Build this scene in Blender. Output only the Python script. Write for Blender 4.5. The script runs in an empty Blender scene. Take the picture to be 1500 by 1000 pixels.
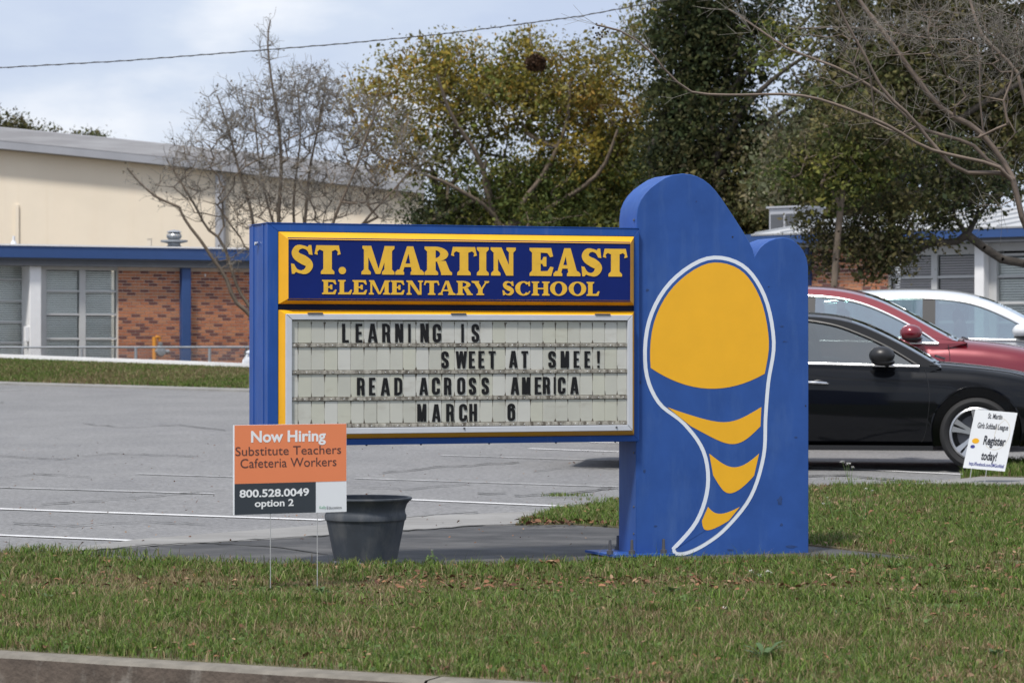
import bpy, bmesh, math, random
import numpy as np
from mathutils import Vector, Matrix
from math import radians, sin, cos, pi, atan2, sqrt

random.seed(7)
rng = np.random.default_rng(11)
scene = bpy.context.scene
COL = scene.collection

# ------------------------------------------------------------------ camera, world, sun, exposure
EYE = 1.28            # eye height above the kerbside ground
FPX = 4200.0          # focal length in pixels of a 1500 px wide picture
cam_data = bpy.data.cameras.new('camera')
cam_data.sensor_width = 36.0
cam_data.lens = FPX / 1500.0 * 36.0
cam_data.clip_start = 0.2
cam_data.clip_end = 3000.0
cam_data.dof.use_dof = True
cam_data.dof.focus_distance = 17.0
cam_data.dof.aperture_fstop = 7.5
cam = bpy.data.objects.new('camera', cam_data)
COL.objects.link(cam)
cam.location = (0, 0, EYE)
cam.rotation_euler = (radians(90), 0, 0)
scene.camera = cam

SUN_EL, SUN_AZ = 60.0, 210.0      # the sun stands to the left, a little behind the camera
world = bpy.data.worlds.new("World")
scene.world = world
world.use_nodes = True
wn, wl = world.node_tree.nodes, world.node_tree.links
wn.clear()
w_out = wn.new('ShaderNodeOutputWorld')
w_bg = wn.new('ShaderNodeBackground'); w_bg.inputs['Strength'].default_value = 0.09
w_sky = wn.new('ShaderNodeTexSky'); w_sky.sky_type = 'NISHITA'; w_sky.sun_disc = False
w_sky.sun_elevation = radians(SUN_EL); w_sky.sun_rotation = radians(SUN_AZ)
w_sky.air_density = 1.0; w_sky.dust_density = 1.5
w_geo = wn.new('ShaderNodeTexCoord')
w_map = wn.new('ShaderNodeMapping'); w_map.inputs['Scale'].default_value = (1, 1, 2.6)
w_map.inputs['Location'].default_value = (0.35, 0.1, 0.62)
w_noise = wn.new('ShaderNodeTexNoise'); w_noise.inputs['Scale'].default_value = 6.5
w_noise.inputs['Detail'].default_value = 7; w_noise.inputs['Roughness'].default_value = 0.52
w_ramp = wn.new('ShaderNodeValToRGB')
w_ramp.color_ramp.elements[0].position = 0.40; w_ramp.color_ramp.elements[0].color = (5.3, 6.1, 7.9, 1)
w_ramp.color_ramp.elements[1].position = 0.63; w_ramp.color_ramp.elements[1].color = (8.6, 8.9, 9.6, 1)
e = w_ramp.color_ramp.elements.new(0.52); e.color = (6.2, 6.95, 8.4, 1)
w_mix = wn.new('ShaderNodeMixRGB'); w_mix.inputs['Fac'].default_value = 0.88
wl.new(w_geo.outputs['Generated'], w_map.inputs['Vector'])
wl.new(w_map.outputs['Vector'], w_noise.inputs['Vector'])
wl.new(w_noise.outputs['Fac'], w_ramp.inputs['Fac'])
wl.new(w_sky.outputs['Color'], w_mix.inputs['Color1'])
wl.new(w_ramp.outputs['Color'], w_mix.inputs['Color2'])
wl.new(w_mix.outputs['Color'], w_bg.inputs['Color'])
wl.new(w_bg.outputs['Background'], w_out.inputs['Surface'])

sun_data = bpy.data.lights.new('sun', 'SUN')
sun_data.energy = 3.3
sun_data.angle = radians(7)
sun_data.color = (1.0, 0.95, 0.88)
sun = bpy.data.objects.new('sun', sun_data)
COL.objects.link(sun)
_az = radians(SUN_AZ)
_d = Vector((sin(_az) * cos(radians(SUN_EL)), cos(_az) * cos(radians(SUN_EL)), sin(radians(SUN_EL))))
sun.rotation_euler = _d.to_track_quat('Z', 'Y').to_euler()
sun.location = (-20, -20, 40)

scene.view_settings.view_transform = 'Standard'
scene.view_settings.look = 'None'
scene.view_settings.exposure = 0.32
scene.view_settings.gamma = 1.0
scene.view_settings.use_curve_mapping = False
scene.cycles.use_denoising = True
scene.cycles.max_bounces = 6
scene.cycles.transparent_max_bounces = 12

# ------------------------------------------------------------------ helpers
def at(px, py, Y):
    return Vector(((px - 750) / FPX * Y, Y, EYE - (py - 500) / FPX * Y))

def lot_z(Y):
    return 0.0133 * max(0.0, Y - 20.0)

def ground_at(px, py):
    """point of the ground (flat to 20 m, then a gentle rise) seen at a pixel"""
    k = (py - 500) / FPX
    Y = EYE / k
    if Y > 20:
        Y = (EYE + 0.0133 * 20) / (k + 0.0133)
    return Vector(((px - 750) / FPX * Y, Y, lot_z(Y)))

def tag(o, label=None, cat=None, group=None, kind=None):
    if label: o['label'] = label
    if cat: o['category'] = cat
    if group: o['group'] = group
    if kind: o['kind'] = kind
    return o

def empty(name, loc=(0, 0, 0), rz=0.0, label=None, cat=None, group=None):
    o = bpy.data.objects.new(name, None)
    o.empty_display_size = 0.3
    COL.objects.link(o)
    o.location = loc
    o.rotation_euler = (0, 0, rz)
    return tag(o, label, cat, group)

def link(name, me, parent=None, loc=None):
    o = bpy.data.objects.new(name, me)
    COL.objects.link(o)
    if parent is not None: o.parent = parent
    if loc is not None: o.location = loc
    return o

class MB:
    """collects geometry, then makes ONE mesh object of it"""
    def __init__(s): s.v = []; s.f = []; s.m = []; s.cur = 0
    def add(s, vs, fs):
        b = len(s.v)
        s.v.extend([tuple(p) for p in vs])
        for f in fs:
            s.f.append(tuple(b + i for i in f)); s.m.append(s.cur)
        return s
    def box(s, x0, x1, y0, y1, z0, z1):
        return s.add([(x0,y0,z0),(x1,y0,z0),(x1,y1,z0),(x0,y1,z0),(x0,y0,z1),(x1,y0,z1),(x1,y1,z1),(x0,y1,z1)],
                     [(0,3,2,1),(4,5,6,7),(0,1,5,4),(1,2,6,5),(2,3,7,6),(3,0,4,7)])
    def bbox(s, x0, x1, y0, y1, z0, z1, b=0.004):
        """box with chamfered front (low y) edges"""
        return s.add([(x0,y0+b,z0),(x1,y0+b,z0),(x1,y1,z0),(x0,y1,z0),(x0,y0+b,z1),(x1,y0+b,z1),(x1,y1,z1),(x0,y1,z1),
                      (x0+b,y0,z0+b),(x1-b,y0,z0+b),(x1-b,y0,z1-b),(x0+b,y0,z1-b)],
                     [(0,3,2,1),(4,5,6,7),(1,2,6,5),(2,3,7,6),(3,0,4,7),(8,9,10,11),(0,1,9,8),(1,5,10,9),(5,4,11,10),(4,0,8,11)])
    def prism(s, poly, y0, y1):
        """polygon in (x,z), extruded along y"""
        n = len(poly)
        a = sum(poly[i][0]*poly[(i+1)%n][1]-poly[(i+1)%n][0]*poly[i][1] for i in range(n))
        if a < 0: poly = poly[::-1]
        vs = [(p[0], y0, p[1]) for p in poly] + [(p[0], y1, p[1]) for p in poly]
        fs = [tuple(range(n)), tuple(range(2*n-1, n-1, -1))]
        fs += [((i+1)%n, i, n+i, n+(i+1)%n) for i in range(n)]
        return s.add(vs, fs)
    def tube(s, path, radii, n=6, cap=True):
        path = [Vector(p) for p in path]
        if not hasattr(radii, '__len__'): radii = [radii]*len(path)
        rings = []
        for i, p in enumerate(path):
            d = (path[min(i+1, len(path)-1)] - path[max(i-1, 0)])
            if d.length < 1e-9: d = Vector((0,0,1))
            d.normalize()
            a = d.cross(Vector((0.13, 0.97, 0.21)) if abs(d.z) > .9 else Vector((0,0,1)))
            if a.length < 1e-6: a = Vector((1,0,0))
            a.normalize(); b = d.cross(a)
            rings.append([p + (a*cos(2*pi*k/n) + b*sin(2*pi*k/n))*radii[i] for k in range(n)])
        vs = [v for r in rings for v in r]
        fs = []
        for i in range(len(path)-1):
            for k in range(n):
                fs.append((i*n+k, (i+1)*n+k, (i+1)*n+(k+1)%n, i*n+(k+1)%n))
        if cap:
            fs.append(tuple(range(n))); fs.append(tuple(range(len(path)*n-1, (len(path)-1)*n-1, -1)))
        return s.add(vs, fs)
    def lathe(s, prof, n=32, axis='z', c=(0,0,0)):
        """profile of (radius, height)"""
        vs, fs = [], []
        for r, h in prof:
            for k in range(n):
                a = 2*pi*k/n
                if axis == 'z': vs.append((c[0]+r*cos(a), c[1]+r*sin(a), c[2]+h))
                else: vs.append((c[0]+r*cos(a), c[1]+h, c[2]+r*sin(a)))
        for i in range(len(prof)-1):
            for k in range(n):
                q = (i*n+k, i*n+(k+1)%n, (i+1)*n+(k+1)%n, (i+1)*n+k)
                fs.append(q if axis == 'z' else q[::-1])
        return s.add(vs, fs)
    def sphere(s, c, r, n=10, m=7, sc=(1,1,1)):
        vs, fs = [], []
        for j in range(m+1):
            t = pi*j/m
            for k in range(n):
                a = 2*pi*k/n
                vs.append((c[0]+r*sc[0]*sin(t)*cos(a), c[1]+r*sc[1]*sin(t)*sin(a), c[2]+r*sc[2]*cos(t)))
        for j in range(m):
            for k in range(n):
                fs.append((j*n+k, (j+1)*n+k, (j+1)*n+(k+1)%n, j*n+(k+1)%n))
        return s.add(vs, fs)
    def mesh(s, name, mat, smooth=False):
        me = bpy.data.meshes.new(name)
        me.from_pydata(s.v, [], s.f)
        if isinstance(mat, (list, tuple)):
            for m in mat: me.materials.append(m)
            me.polygons.foreach_set('material_index', s.m)
        elif mat: me.materials.append(mat)
        if smooth:
            me.polygons.foreach_set('use_smooth', [True]*len(me.polygons))
            try: me.set_sharp_from_angle(angle=radians(smooth if smooth is not True else 40))
            except Exception: pass
        me.update()
        return me
    def build(s, name, mat, parent=None, smooth=False, kind=None, loc=None):
        o = link(name, s.mesh(name, mat, smooth), parent, loc)
        if kind: o['kind'] = kind
        return o

# ------------------------------------------------------------------ materials
def mat(name, base, rough=0.6, metal=0.0, var=0.12, scale=4.0, bump=0.0, bscale=60.0, spec=0.5, coat=0.0,
        attr=None, stain=None, transl=0.0, dist=0.01, objc=True):
    m = bpy.data.materials.new(name); m.use_nodes = True
    n, l = m.node_tree.nodes, m.node_tree.links
    b = n['Principled BSDF']
    b.inputs['Roughness'].default_value = rough
    b.inputs['Metallic'].default_value = metal
    b.inputs['Specular IOR Level'].default_value = spec
    b.inputs['Coat Weight'].default_value = coat
    tc = n.new('ShaderNodeTexCoord')
    if attr:
        a = n.new('ShaderNodeAttribute'); a.attribute_name = attr; src = a.outputs['Color']
    else:
        r = n.new('ShaderNodeRGB'); r.outputs[0].default_value = (*base, 1); src = r.outputs[0]
    if var:
        nz = n.new('ShaderNodeTexNoise'); nz.inputs['Scale'].default_value = scale
        nz.inputs['Detail'].default_value = 6; nz.inputs['Roughness'].default_value = .6
        l.new(tc.outputs['Object'], nz.inputs['Vector'])
        mr = n.new('ShaderNodeMapRange'); mr.inputs['From Min'].default_value = .25; mr.inputs['From Max'].default_value = .75
        mr.inputs['To Min'].default_value = 1-var; mr.inputs['To Max'].default_value = 1+var
        l.new(nz.outputs['Fac'], mr.inputs['Value'])
        mx = n.new('ShaderNodeVectorMath'); mx.operation = 'SCALE'
        l.new(src, mx.inputs[0]); l.new(mr.outputs['Result'], mx.inputs['Scale'])
        src = mx.outputs['Vector']
    if stain:   # (colour, noise scale vector, threshold lo, hi, strength)
        scol, svec, lo, hi, st = stain
        mp = n.new('ShaderNodeMapping'); mp.inputs['Scale'].default_value = svec
        l.new(tc.outputs['Object'], mp.inputs['Vector'])
        nz2 = n.new('ShaderNodeTexNoise'); nz2.inputs['Scale'].default_value = 1.0
        nz2.inputs['Detail'].default_value = 8; nz2.inputs['Roughness'].default_value = .65
        l.new(mp.outputs['Vector'], nz2.inputs['Vector'])
        mr2 = n.new('ShaderNodeMapRange'); mr2.inputs['From Min'].default_value = lo; mr2.inputs['From Max'].default_value = hi
        mr2.inputs['To Max'].default_value = st
        l.new(nz2.outputs['Fac'], mr2.inputs['Value'])
        m2 = n.new('ShaderNodeMixRGB'); l.new(mr2.outputs['Result'], m2.inputs['Fac'])
        l.new(src, m2.inputs['Color1']); m2.inputs['Color2'].default_value = (*scol, 1)
        src = m2.outputs['Color']
    l.new(src, b.inputs['Base Color'])
    if bump:
        nb = n.new('ShaderNodeTexNoise'); nb.inputs['Scale'].default_value = bscale; nb.inputs['Detail'].default_value = 4
        l.new(tc.outputs['Object'], nb.inputs['Vector'])
        bp = n.new('ShaderNodeBump'); bp.inputs['Strength'].default_value = bump; bp.inputs['Distance'].default_value = dist
        l.new(nb.outputs['Fac'], bp.inputs['Height']); l.new(bp.outputs['Normal'], b.inputs['Normal'])
    if transl:
        tr = n.new('ShaderNodeBsdfTranslucent'); l.new(src, tr.inputs['Color'])
        ms = n.new('ShaderNodeMixShader'); ms.inputs['Fac'].default_value = transl
        l.new(b.outputs['BSDF'], ms.inputs[1]); l.new(tr.outputs['BSDF'], ms.inputs[2])
        l.new(ms.outputs['Shader'], n['Material Output'].inputs['Surface'])
    return m

def glass_mat(name, tint, clear=0.75, rough=0.02, ior=1.75, film=0.0):
    m = bpy.data.materials.new(name); m.use_nodes = True
    n, l = m.node_tree.nodes, m.node_tree.links
    n.remove(n['Principled BSDF'])
    t = n.new('ShaderNodeBsdfTransparent'); t.inputs['Color'].default_value = (tint[0]*clear, tint[1]*clear, tint[2]*clear, 1)
    g = n.new('ShaderNodeBsdfGlossy'); g.inputs['Roughness'].default_value = rough; g.inputs['Color'].default_value = (.95, 1, 1, 1)
    lw = n.new('ShaderNodeFresnel'); lw.inputs['IOR'].default_value = ior
    x = n.new('ShaderNodeMixShader')
    ad = n.new('ShaderNodeMath'); ad.operation = 'ADD'; ad.use_clamp = True; ad.inputs[1].default_value = film
    l.new(lw.outputs['Fac'], ad.inputs[0]); l.new(ad.outputs[0], x.inputs['Fac']); l.new(t.outputs[0], x.inputs[1]); l.new(g.outputs[0], x.inputs[2])
    l.new(x.outputs[0], n['Material Output'].inputs['Surface'])
    return m

M = {}
M['blue'] = mat('blue_paint', (.030, .088, .305), .5, spec=.2, var=.16, scale=3.5, bump=.25, bscale=9, dist=.004,
                stain=((.075, .15, .36), (7, 7, 1.6), .50, .78, .55))
M['blue_side'] = mat('blue_paint_frame', (.018, .076, .31), .45, spec=.2, var=.12, scale=5, bump=.06, bscale=90, dist=.002,
                stain=((.10, .16, .36), (18, 18, 1.1), .56, .78, .4))
M['navy'] = mat('navy_panel', (.006, .018, .14), .45, spec=.15, var=.08, scale=8)
M['navy_dark'] = mat('navy_gap', (.006, .010, .04), .6, spec=.2)
M['yellow'] = mat('yellow_paint', (.80, .40, .012), .4, var=.07, scale=6, stain=((.35, .17, .02), (5, 5, 9), .6, .8, .4))
M['gold'] = mat('gold_letter', (.78, .46, .035), .45, var=.08, scale=14)
M['emblem_yellow'] = mat('emblem_yellow', (.86, .44, .012), .45, var=.04, scale=6)
M['emblem_white'] = mat('emblem_white', (.74, .78, .83), .45, var=.03)
M['emblem_line'] = mat('emblem_line', (.06, .085, .17), .5, var=.05)
M['alu'] = mat('aluminium_frame', (.56, .58, .62), .42, metal=.15, var=.05, scale=10)
M['alu_dark'] = mat('dark_steel', (.12, .12, .13), .5, metal=.6)
M['panel'] = mat('marquee_panel', (.50, .50, .45), .35, var=.07, scale=5, stain=((.30, .27, .2), (9, 9, 4), .52, .8, .5))
M['panel_dirt'] = mat('marquee_dirt', (.10, .085, .065), .8, var=.4, scale=60)
M['rail'] = mat('marquee_rail', (.38, .36, .31), .3, var=.3, scale=35, stain=((.07, .055, .04), (40, 40, 20), .42, .62, .9))
M['letter_black'] = mat('letter_black', (.010, .010, .011), .5, spec=.25, var=.1)
M['orange'] = mat('orange_print', (.83, .245, .10), .5, var=.02)
M['slate'] = mat('slate_print', (.035, .044, .055), .5, var=.03)
M['whiteprint'] = mat('white_plastic', (.80, .82, .84), .5, var=.02)
M['print_brown'] = mat('print_brown', (.10, .045, .04), .5, var=0)
M['print_black'] = mat('print_black', (.025, .028, .04), .5, var=0)
M['print_blue'] = mat('print_blue', (.05, .06, .28), .5, var=0)
M['print_green'] = mat('print_green', (.15, .42, .25), .5, var=0)
M['print_white'] = mat('print_white', (.85, .86, .86), .5, var=0)
M['wire'] = mat('galvanised_wire', (.5, .5, .5), .5, metal=.5, var=.1)
M['planter'] = mat('planter_plastic', (.045, .054, .068), .6, var=.3, scale=5, bump=.2, bscale=120, dist=.003,
                   stain=((.16, .16, .16), (9, 9, 4), .48, .75, .55))
M['soil'] = mat('soil', (.10, .075, .05), .95, var=.4, scale=20, bump=.6, bscale=40)
M['ground'] = mat('ground_soil', (.13, .105, .065), .95, var=.35, scale=3, bump=.5, bscale=40)
M['lawn_ground'] = mat('lawn_ground', (.105, .10, .05), .95, var=.35, scale=6, bump=.7, bscale=50, dist=.02,
                       stain=((.19, .14, .08), (2.5, 2.5, 2.5), .45, .65, .8))
M['concrete'] = mat('concrete', (.24, .235, .225), .85, var=.15, scale=1.5, bump=.4, bscale=90, dist=.004,
                    stain=((.15, .145, .135), (1.2, 3, 1), .45, .7, .7))
M['concrete_dark'] = mat('stained_shaded_concrete', (.080, .078, .076), .8, var=.3, scale=2.2, bump=.4, bscale=90, dist=.004,
                    stain=((.028, .028, .029), (1.3, 2.0, 1), .40, .58, .9))  # stains, deepened to paint in the shade below sign and planter
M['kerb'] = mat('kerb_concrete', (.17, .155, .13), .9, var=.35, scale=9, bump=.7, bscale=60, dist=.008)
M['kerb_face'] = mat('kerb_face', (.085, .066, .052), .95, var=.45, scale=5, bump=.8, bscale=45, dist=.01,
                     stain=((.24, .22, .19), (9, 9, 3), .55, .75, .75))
M['street'] = mat('street_asphalt', (.10, .10, .10), .9, var=.2, scale=3, bump=.5, bscale=150, dist=.004)
M['paint_white'] = mat('road_paint', (.62, .62, .62), .75, var=.12, scale=10, stain=((.3, .3, .3), (4, 14, 4), .55, .75, .8))
M['paint_worn'] = mat('road_paint_worn', (.46, .46, .46), .8, var=.15, scale=10, stain=((.22, .22, .22), (3, 12, 4), .42, .6, .8))
M['crack'] = mat('crack_fill', (.03, .03, .027), .95, var=.4, scale=10)
M['siding'] = mat('tan_siding', (.78, .69, .555), .7, var=.05, scale=.6, stain=((.74, .62, .48), (.9, .9, .05), .5, .75, .5))
M['gym_roof'] = mat('grey_fascia', (.27, .27, .285), .6, metal=.1, var=.1, scale=.8, stain=((.42, .43, .45), (.15, .15, 2.5), .5, .62, .55))
M['gutter'] = mat('gutter', (.33, .34, .37), .55, var=.1, scale=1)
M['white_paint'] = mat('white_paint', (.78, .78, .78), .6, var=.06, scale=3)
M['grey_paint'] = mat('grey_paint', (.48, .485, .48), .6, var=.06, scale=3)
M['fascia'] = mat('blue_fascia', (.025, .068, .20), .5, var=.08, scale=1.2)
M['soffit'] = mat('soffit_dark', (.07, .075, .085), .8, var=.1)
M['mortar'] = mat('mortar', (.58, .48, .40), .95, var=.12, scale=6)
M['brick'] = []
for i, c in enumerate([(.40, .155, .078), (.44, .18, .09), (.36, .138, .072), (.15, .062, .052), (.42, .19, .10)]):
    M['brick'].append(mat('brick_%s' % 'abcde'[i], c, .9, var=.22, scale=20))
M['blind'] = mat('blind_slat', (.86, .86, .84), .5, var=.05)
M['blind_warm'] = mat('blind_slat_warm', (.42, .37, .38), .5, var=.05)
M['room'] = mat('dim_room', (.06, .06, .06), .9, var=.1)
M['pane'] = glass_mat('window_glass', (.98, .99, .98), .97, ior=1.3)
M['car_glass'] = glass_mat('car_glass', (.62, .82, .80), .8, film=.36)
M['car_glass_dark'] = glass_mat('car_glass_dark', (.4, .45, .45), .4, film=.14)
M['black_car'] = mat('black_car_paint', (.003, .0035, .005), .4, spec=.05, coat=.6, var=0)
M['red_car'] = mat('red_car_paint', (.17, .006, .016), .3, metal=.25, coat=1.0, var=0)
M['white_car'] = mat('white_car_paint', (.62, .64, .66), .3, coat=1.0, var=0)
for k in ('black_car', 'red_car', 'white_car'):
    M[k].node_tree.nodes['Principled BSDF'].inputs['Coat Roughness'].default_value = .06
M['trim_black'] = mat('trim_black', (.012, .012, .013), .4, var=.05)
M['rubber'] = mat('rubber', (.018, .018, .019), .8, var=.15, scale=20)
M['chrome'] = mat('chrome', (.75, .76, .78), .18, metal=1.0, var=0)
M['rim'] = mat('alloy_rim', (.50, .51, .53), .3, metal=.8, var=.05)
M['seat'] = mat('car_seat', (.16, .16, .17), .8, var=.1)
M['lamp_glass'] = mat('headlamp', (.7, .74, .78), .12, spec=.8, coat=1, var=0)
M['bark'] = mat('bark', (.17, .145, .12), .95, var=.35, scale=6, bump=.8, bscale=18, dist=.03)
M['bark_dark'] = mat('dark_bark', (.05, .042, .034), .95, var=.35, scale=5, bump=.8, bscale=18, dist=.03)
M['bark_pale'] = mat('pale_bark', (.145, .112, .082), .9, var=.25, scale=6, bump=.4, bscale=25, dist=.01)
M['bark_warm'] = mat('warm_bark', (.155, .118, .092), .85, var=.3, scale=5, bump=.3, bscale=25, dist=.01)
M['twig'] = mat('twig', (.20, .182, .155), .9, var=.3, scale=3)
M['leaf'] = mat('leaf', (.1, .1, .05), .65, attr='tone', var=.35, scale=.9, transl=.3, spec=.2)
M['grass'] = mat('grass_blade', (.1, .1, .05), .6, attr='tone', var=0, transl=.25, spec=.25)
M['dead_leaf'] = mat('dead_leaf', (.1, .1, .05), .8, attr='tone', var=.2, scale=30)
M['petal'] = mat('petal', (.8, .8, .76), .6, var=0)
M['stem_green'] = mat('weed_stem', (.14, .22, .07), .6, var=.15)
M['metal_grey'] = mat('galvanised_metal', (.35, .37, .39), .4, metal=.5, var=.12, scale=8)
M['pipe_yellow'] = mat('pipe_yellow', (.60, .25, .03), .5, var=.15)
M['cable'] = mat('cable_black', (.03, .03, .032), .6, var=0)
M['white_roof'] = mat('white_metal_roof', (.46, .47, .48), .5, var=.06, scale=1)  # white roof toned down, tree shade put into its colour

def lot_material():
    m = mat('lot_asphalt', (.185, .184, .184), .9, var=.10, scale=.5, bump=.6, bscale=140, dist=.004,
            stain=((.15, .15, .153), (1.1, .55, 1), .44, .66, .7))
    n, l = m.node_tree.nodes, m.node_tree.links
    b = n['Principled BSDF']
    src = b.inputs['Base Color'].links[0].from_socket
    tc = [x for x in n if x.type == 'TEX_COORD'][0]
    # aggregate speckle
    v = n.new('ShaderNodeTexNoise'); v.inputs['Scale'].default_value = 26; v.inputs['Detail'].default_value = 8; v.inputs['Roughness'].default_value = .75
    l.new(tc.outputs['Object'], v.inputs['Vector'])
    mr = n.new('ShaderNodeMapRange'); mr.inputs['From Min'].default_value = .3; mr.inputs['From Max'].default_value = .7
    mr.inputs['To Min'].default_value = .5; mr.inputs['To Max'].default_value = 1.5
    l.new(v.outputs['Fac'], mr.inputs['Value'])
    sc = n.new('ShaderNodeVectorMath'); sc.operation = 'SCALE'
    l.new(src, sc.inputs[0]); l.new(mr.outputs['Result'], sc.inputs['Scale'])
    l.new(sc.outputs['Vector'], b.inputs['Base Color'])
    return m
M['lot'] = lot_material()

# ------------------------------------------------------------------ terrain
def sheet(name, pts, m, dz=0.0, kind='structure', thick=0.0, zf=None):
    """polygon of ground points draped on the ground height, dz above it"""
    mb = MB()
    pts = [(p[0], p[1]) for p in pts]
    me = bpy.data.meshes.new(name)
    bm = bmesh.new()
    vs = [bm.verts.new((x, y, 0)) for x, y in pts]
    bm.faces.new(vs)
    bmesh.ops.triangulate(bm, faces=bm.faces[:])
    # cut across at the fold lines so that the sheet follows the rise
    for yy in (20.0, 60.0):
        geom = bm.verts[:] + bm.edges[:] + bm.faces[:]
        bmesh.ops.bisect_plane(bm, geom=geom, plane_co=(0, yy, 0), plane_no=(0, 1, 0))
    for v in bm.verts:
        v.co.z = (zf or lot_z)(v.co.y) + dz
    bmesh.ops.recalc_face_normals(bm, faces=bm.faces[:])
    for f in bm.faces:
        if f.normal.z < 0: f.normal_flip()
    be = [e for e in bm.edges if len(e.link_faces) == 1]
    ext = bmesh.ops.extrude_edge_only(bm, edges=be)
    for v in [g for g in ext['geom'] if isinstance(g, bmesh.types.BMVert)]: v.co.z -= .06
    bm.to_mesh(me); bm.free()
    me.materials.append(m)
    o = link(name, me)
    if kind: o['kind'] = kind
    return o

G = lambda px, py: tuple(ground_at(px, py)[:2])

# wide ground to the horizon
def kl(x): return 11.687 + .10 - .506*(x + 2.087)
sheet('ground', [(-60, kl(-60)), (60, kl(60)), (400, -40), (400, 900), (-400, 900), (-400, 43)], M['ground'], -.03, zf=lambda y: lot_z(min(y, 60)))
mb = MB().add([(-400, -60, -.17), (400, -60, -.17), (400, 60, -.17), (-400, 60, -.17)], [(0, 1, 2, 3)])
mb.build('street', M['street'], kind='structure')

# kerb between street and verge: pieces with joints
KA = Vector((-2.087, 11.687, 0)); KB = Vector((-0.334, 10.80, 0))
kd = (KB - KA).normalized(); kn = Vector((-kd.y, kd.x, 0))
kerb_root = empty('kerb', KA, atan2(kd.y, kd.x))
kerb_root['kind'] = 'structure'
k0 = -9.1
joints = [-9.1, -6.05, -3.0, 0.0+1.96, 5.07, 8.1, 11.1]
for a, b in zip(joints[:-1], joints[1:]):
    mb = MB()
    mb.cur = 0
    n_ = 24
    for i in range(n_):
        x0 = a + .006 + (b-a-.012)*i/n_; x1 = a + .006 + (b-a-.012)*(i+1)/n_
        w = lambda x: .004*sin(x*9.1) + .003*sin(x*23)
        mb.cur = 0
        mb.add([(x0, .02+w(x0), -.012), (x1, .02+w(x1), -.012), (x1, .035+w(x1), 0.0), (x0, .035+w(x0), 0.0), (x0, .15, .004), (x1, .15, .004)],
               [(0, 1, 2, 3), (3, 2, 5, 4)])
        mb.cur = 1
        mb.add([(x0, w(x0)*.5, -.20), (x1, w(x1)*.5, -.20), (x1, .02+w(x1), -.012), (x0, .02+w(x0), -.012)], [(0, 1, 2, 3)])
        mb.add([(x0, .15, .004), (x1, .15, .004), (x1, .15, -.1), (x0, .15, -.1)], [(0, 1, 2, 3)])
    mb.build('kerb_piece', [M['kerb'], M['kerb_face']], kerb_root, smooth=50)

# sheets
def kerb_back(t):
    p = KA + kd*t + kn*.15
    return (p.x, p.y)
verge = [kerb_back(-9), kerb_back(11), (9, 9), (9, 17.5)] + [G(1500, 830), G(1420, 826), G(1300, 822), G(1184, 822), G(1060, 824), G(935, 824), G(800, 828), G(600, 832), G(480, 831),
         G(340, 829), G(190, 824), G(130, 817), G(0, 810), G(-200, 806), (-7, 17.6)]
lawn = [G(755, 769), G(790, 757), G(825, 747), G(905, 737), G(1000, 728), G(1100, 720), G(1184, 716), G(1330, 713), G(1420, 714), G(1500, 716), G(1750, 718),
        (9, 17.5), G(1500, 831), G(1420, 826.5), G(1300, 812), G(1184, 799), G(1040, 786), G(905, 773), G(835, 768)]
sheet('verge', verge, M['lawn_ground'], .006)
sheet('lawn', lawn, M['lawn_ground'], .010)
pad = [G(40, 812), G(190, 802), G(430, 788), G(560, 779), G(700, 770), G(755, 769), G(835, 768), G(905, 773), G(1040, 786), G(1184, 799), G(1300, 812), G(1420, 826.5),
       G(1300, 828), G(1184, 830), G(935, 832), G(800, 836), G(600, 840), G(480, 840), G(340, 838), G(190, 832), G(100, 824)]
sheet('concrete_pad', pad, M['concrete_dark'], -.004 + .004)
apron = [G(40, 812), G(190, 802), G(430, 788), G(560, 779), G(700, 770), G(755, 769), G(790, 757), G(830, 745), G(760, 750), G(600, 757), G(430, 772), G(200, 790)]
sheet('concrete_apron', apron, M['concrete'], .0035)
walk = [G(1290, 716), G(1330, 710), G(1365, 707), G(1420, 699), G(1500, 701), G(1700, 704), G(1750, 719), G(1500, 717), G(1420, 715), G(1330, 714)]
sheet('footpath', walk, M['concrete'], .012)

# parking lot up to the bank and the yard on the right
lotpts = [(-9.5, 17.0), (-4, 16.5), (6, 16.5), (14, 20), (20, 30), (20, 50), (14, 57), (-5.0, 62.5), (-4.5, 50.0), (-4.7, 50.4), (-9.82, 55.0), (-22, 60), (-24, 30)]
sheet('parking_lot', lotpts, M['lot'], -.008)

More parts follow.
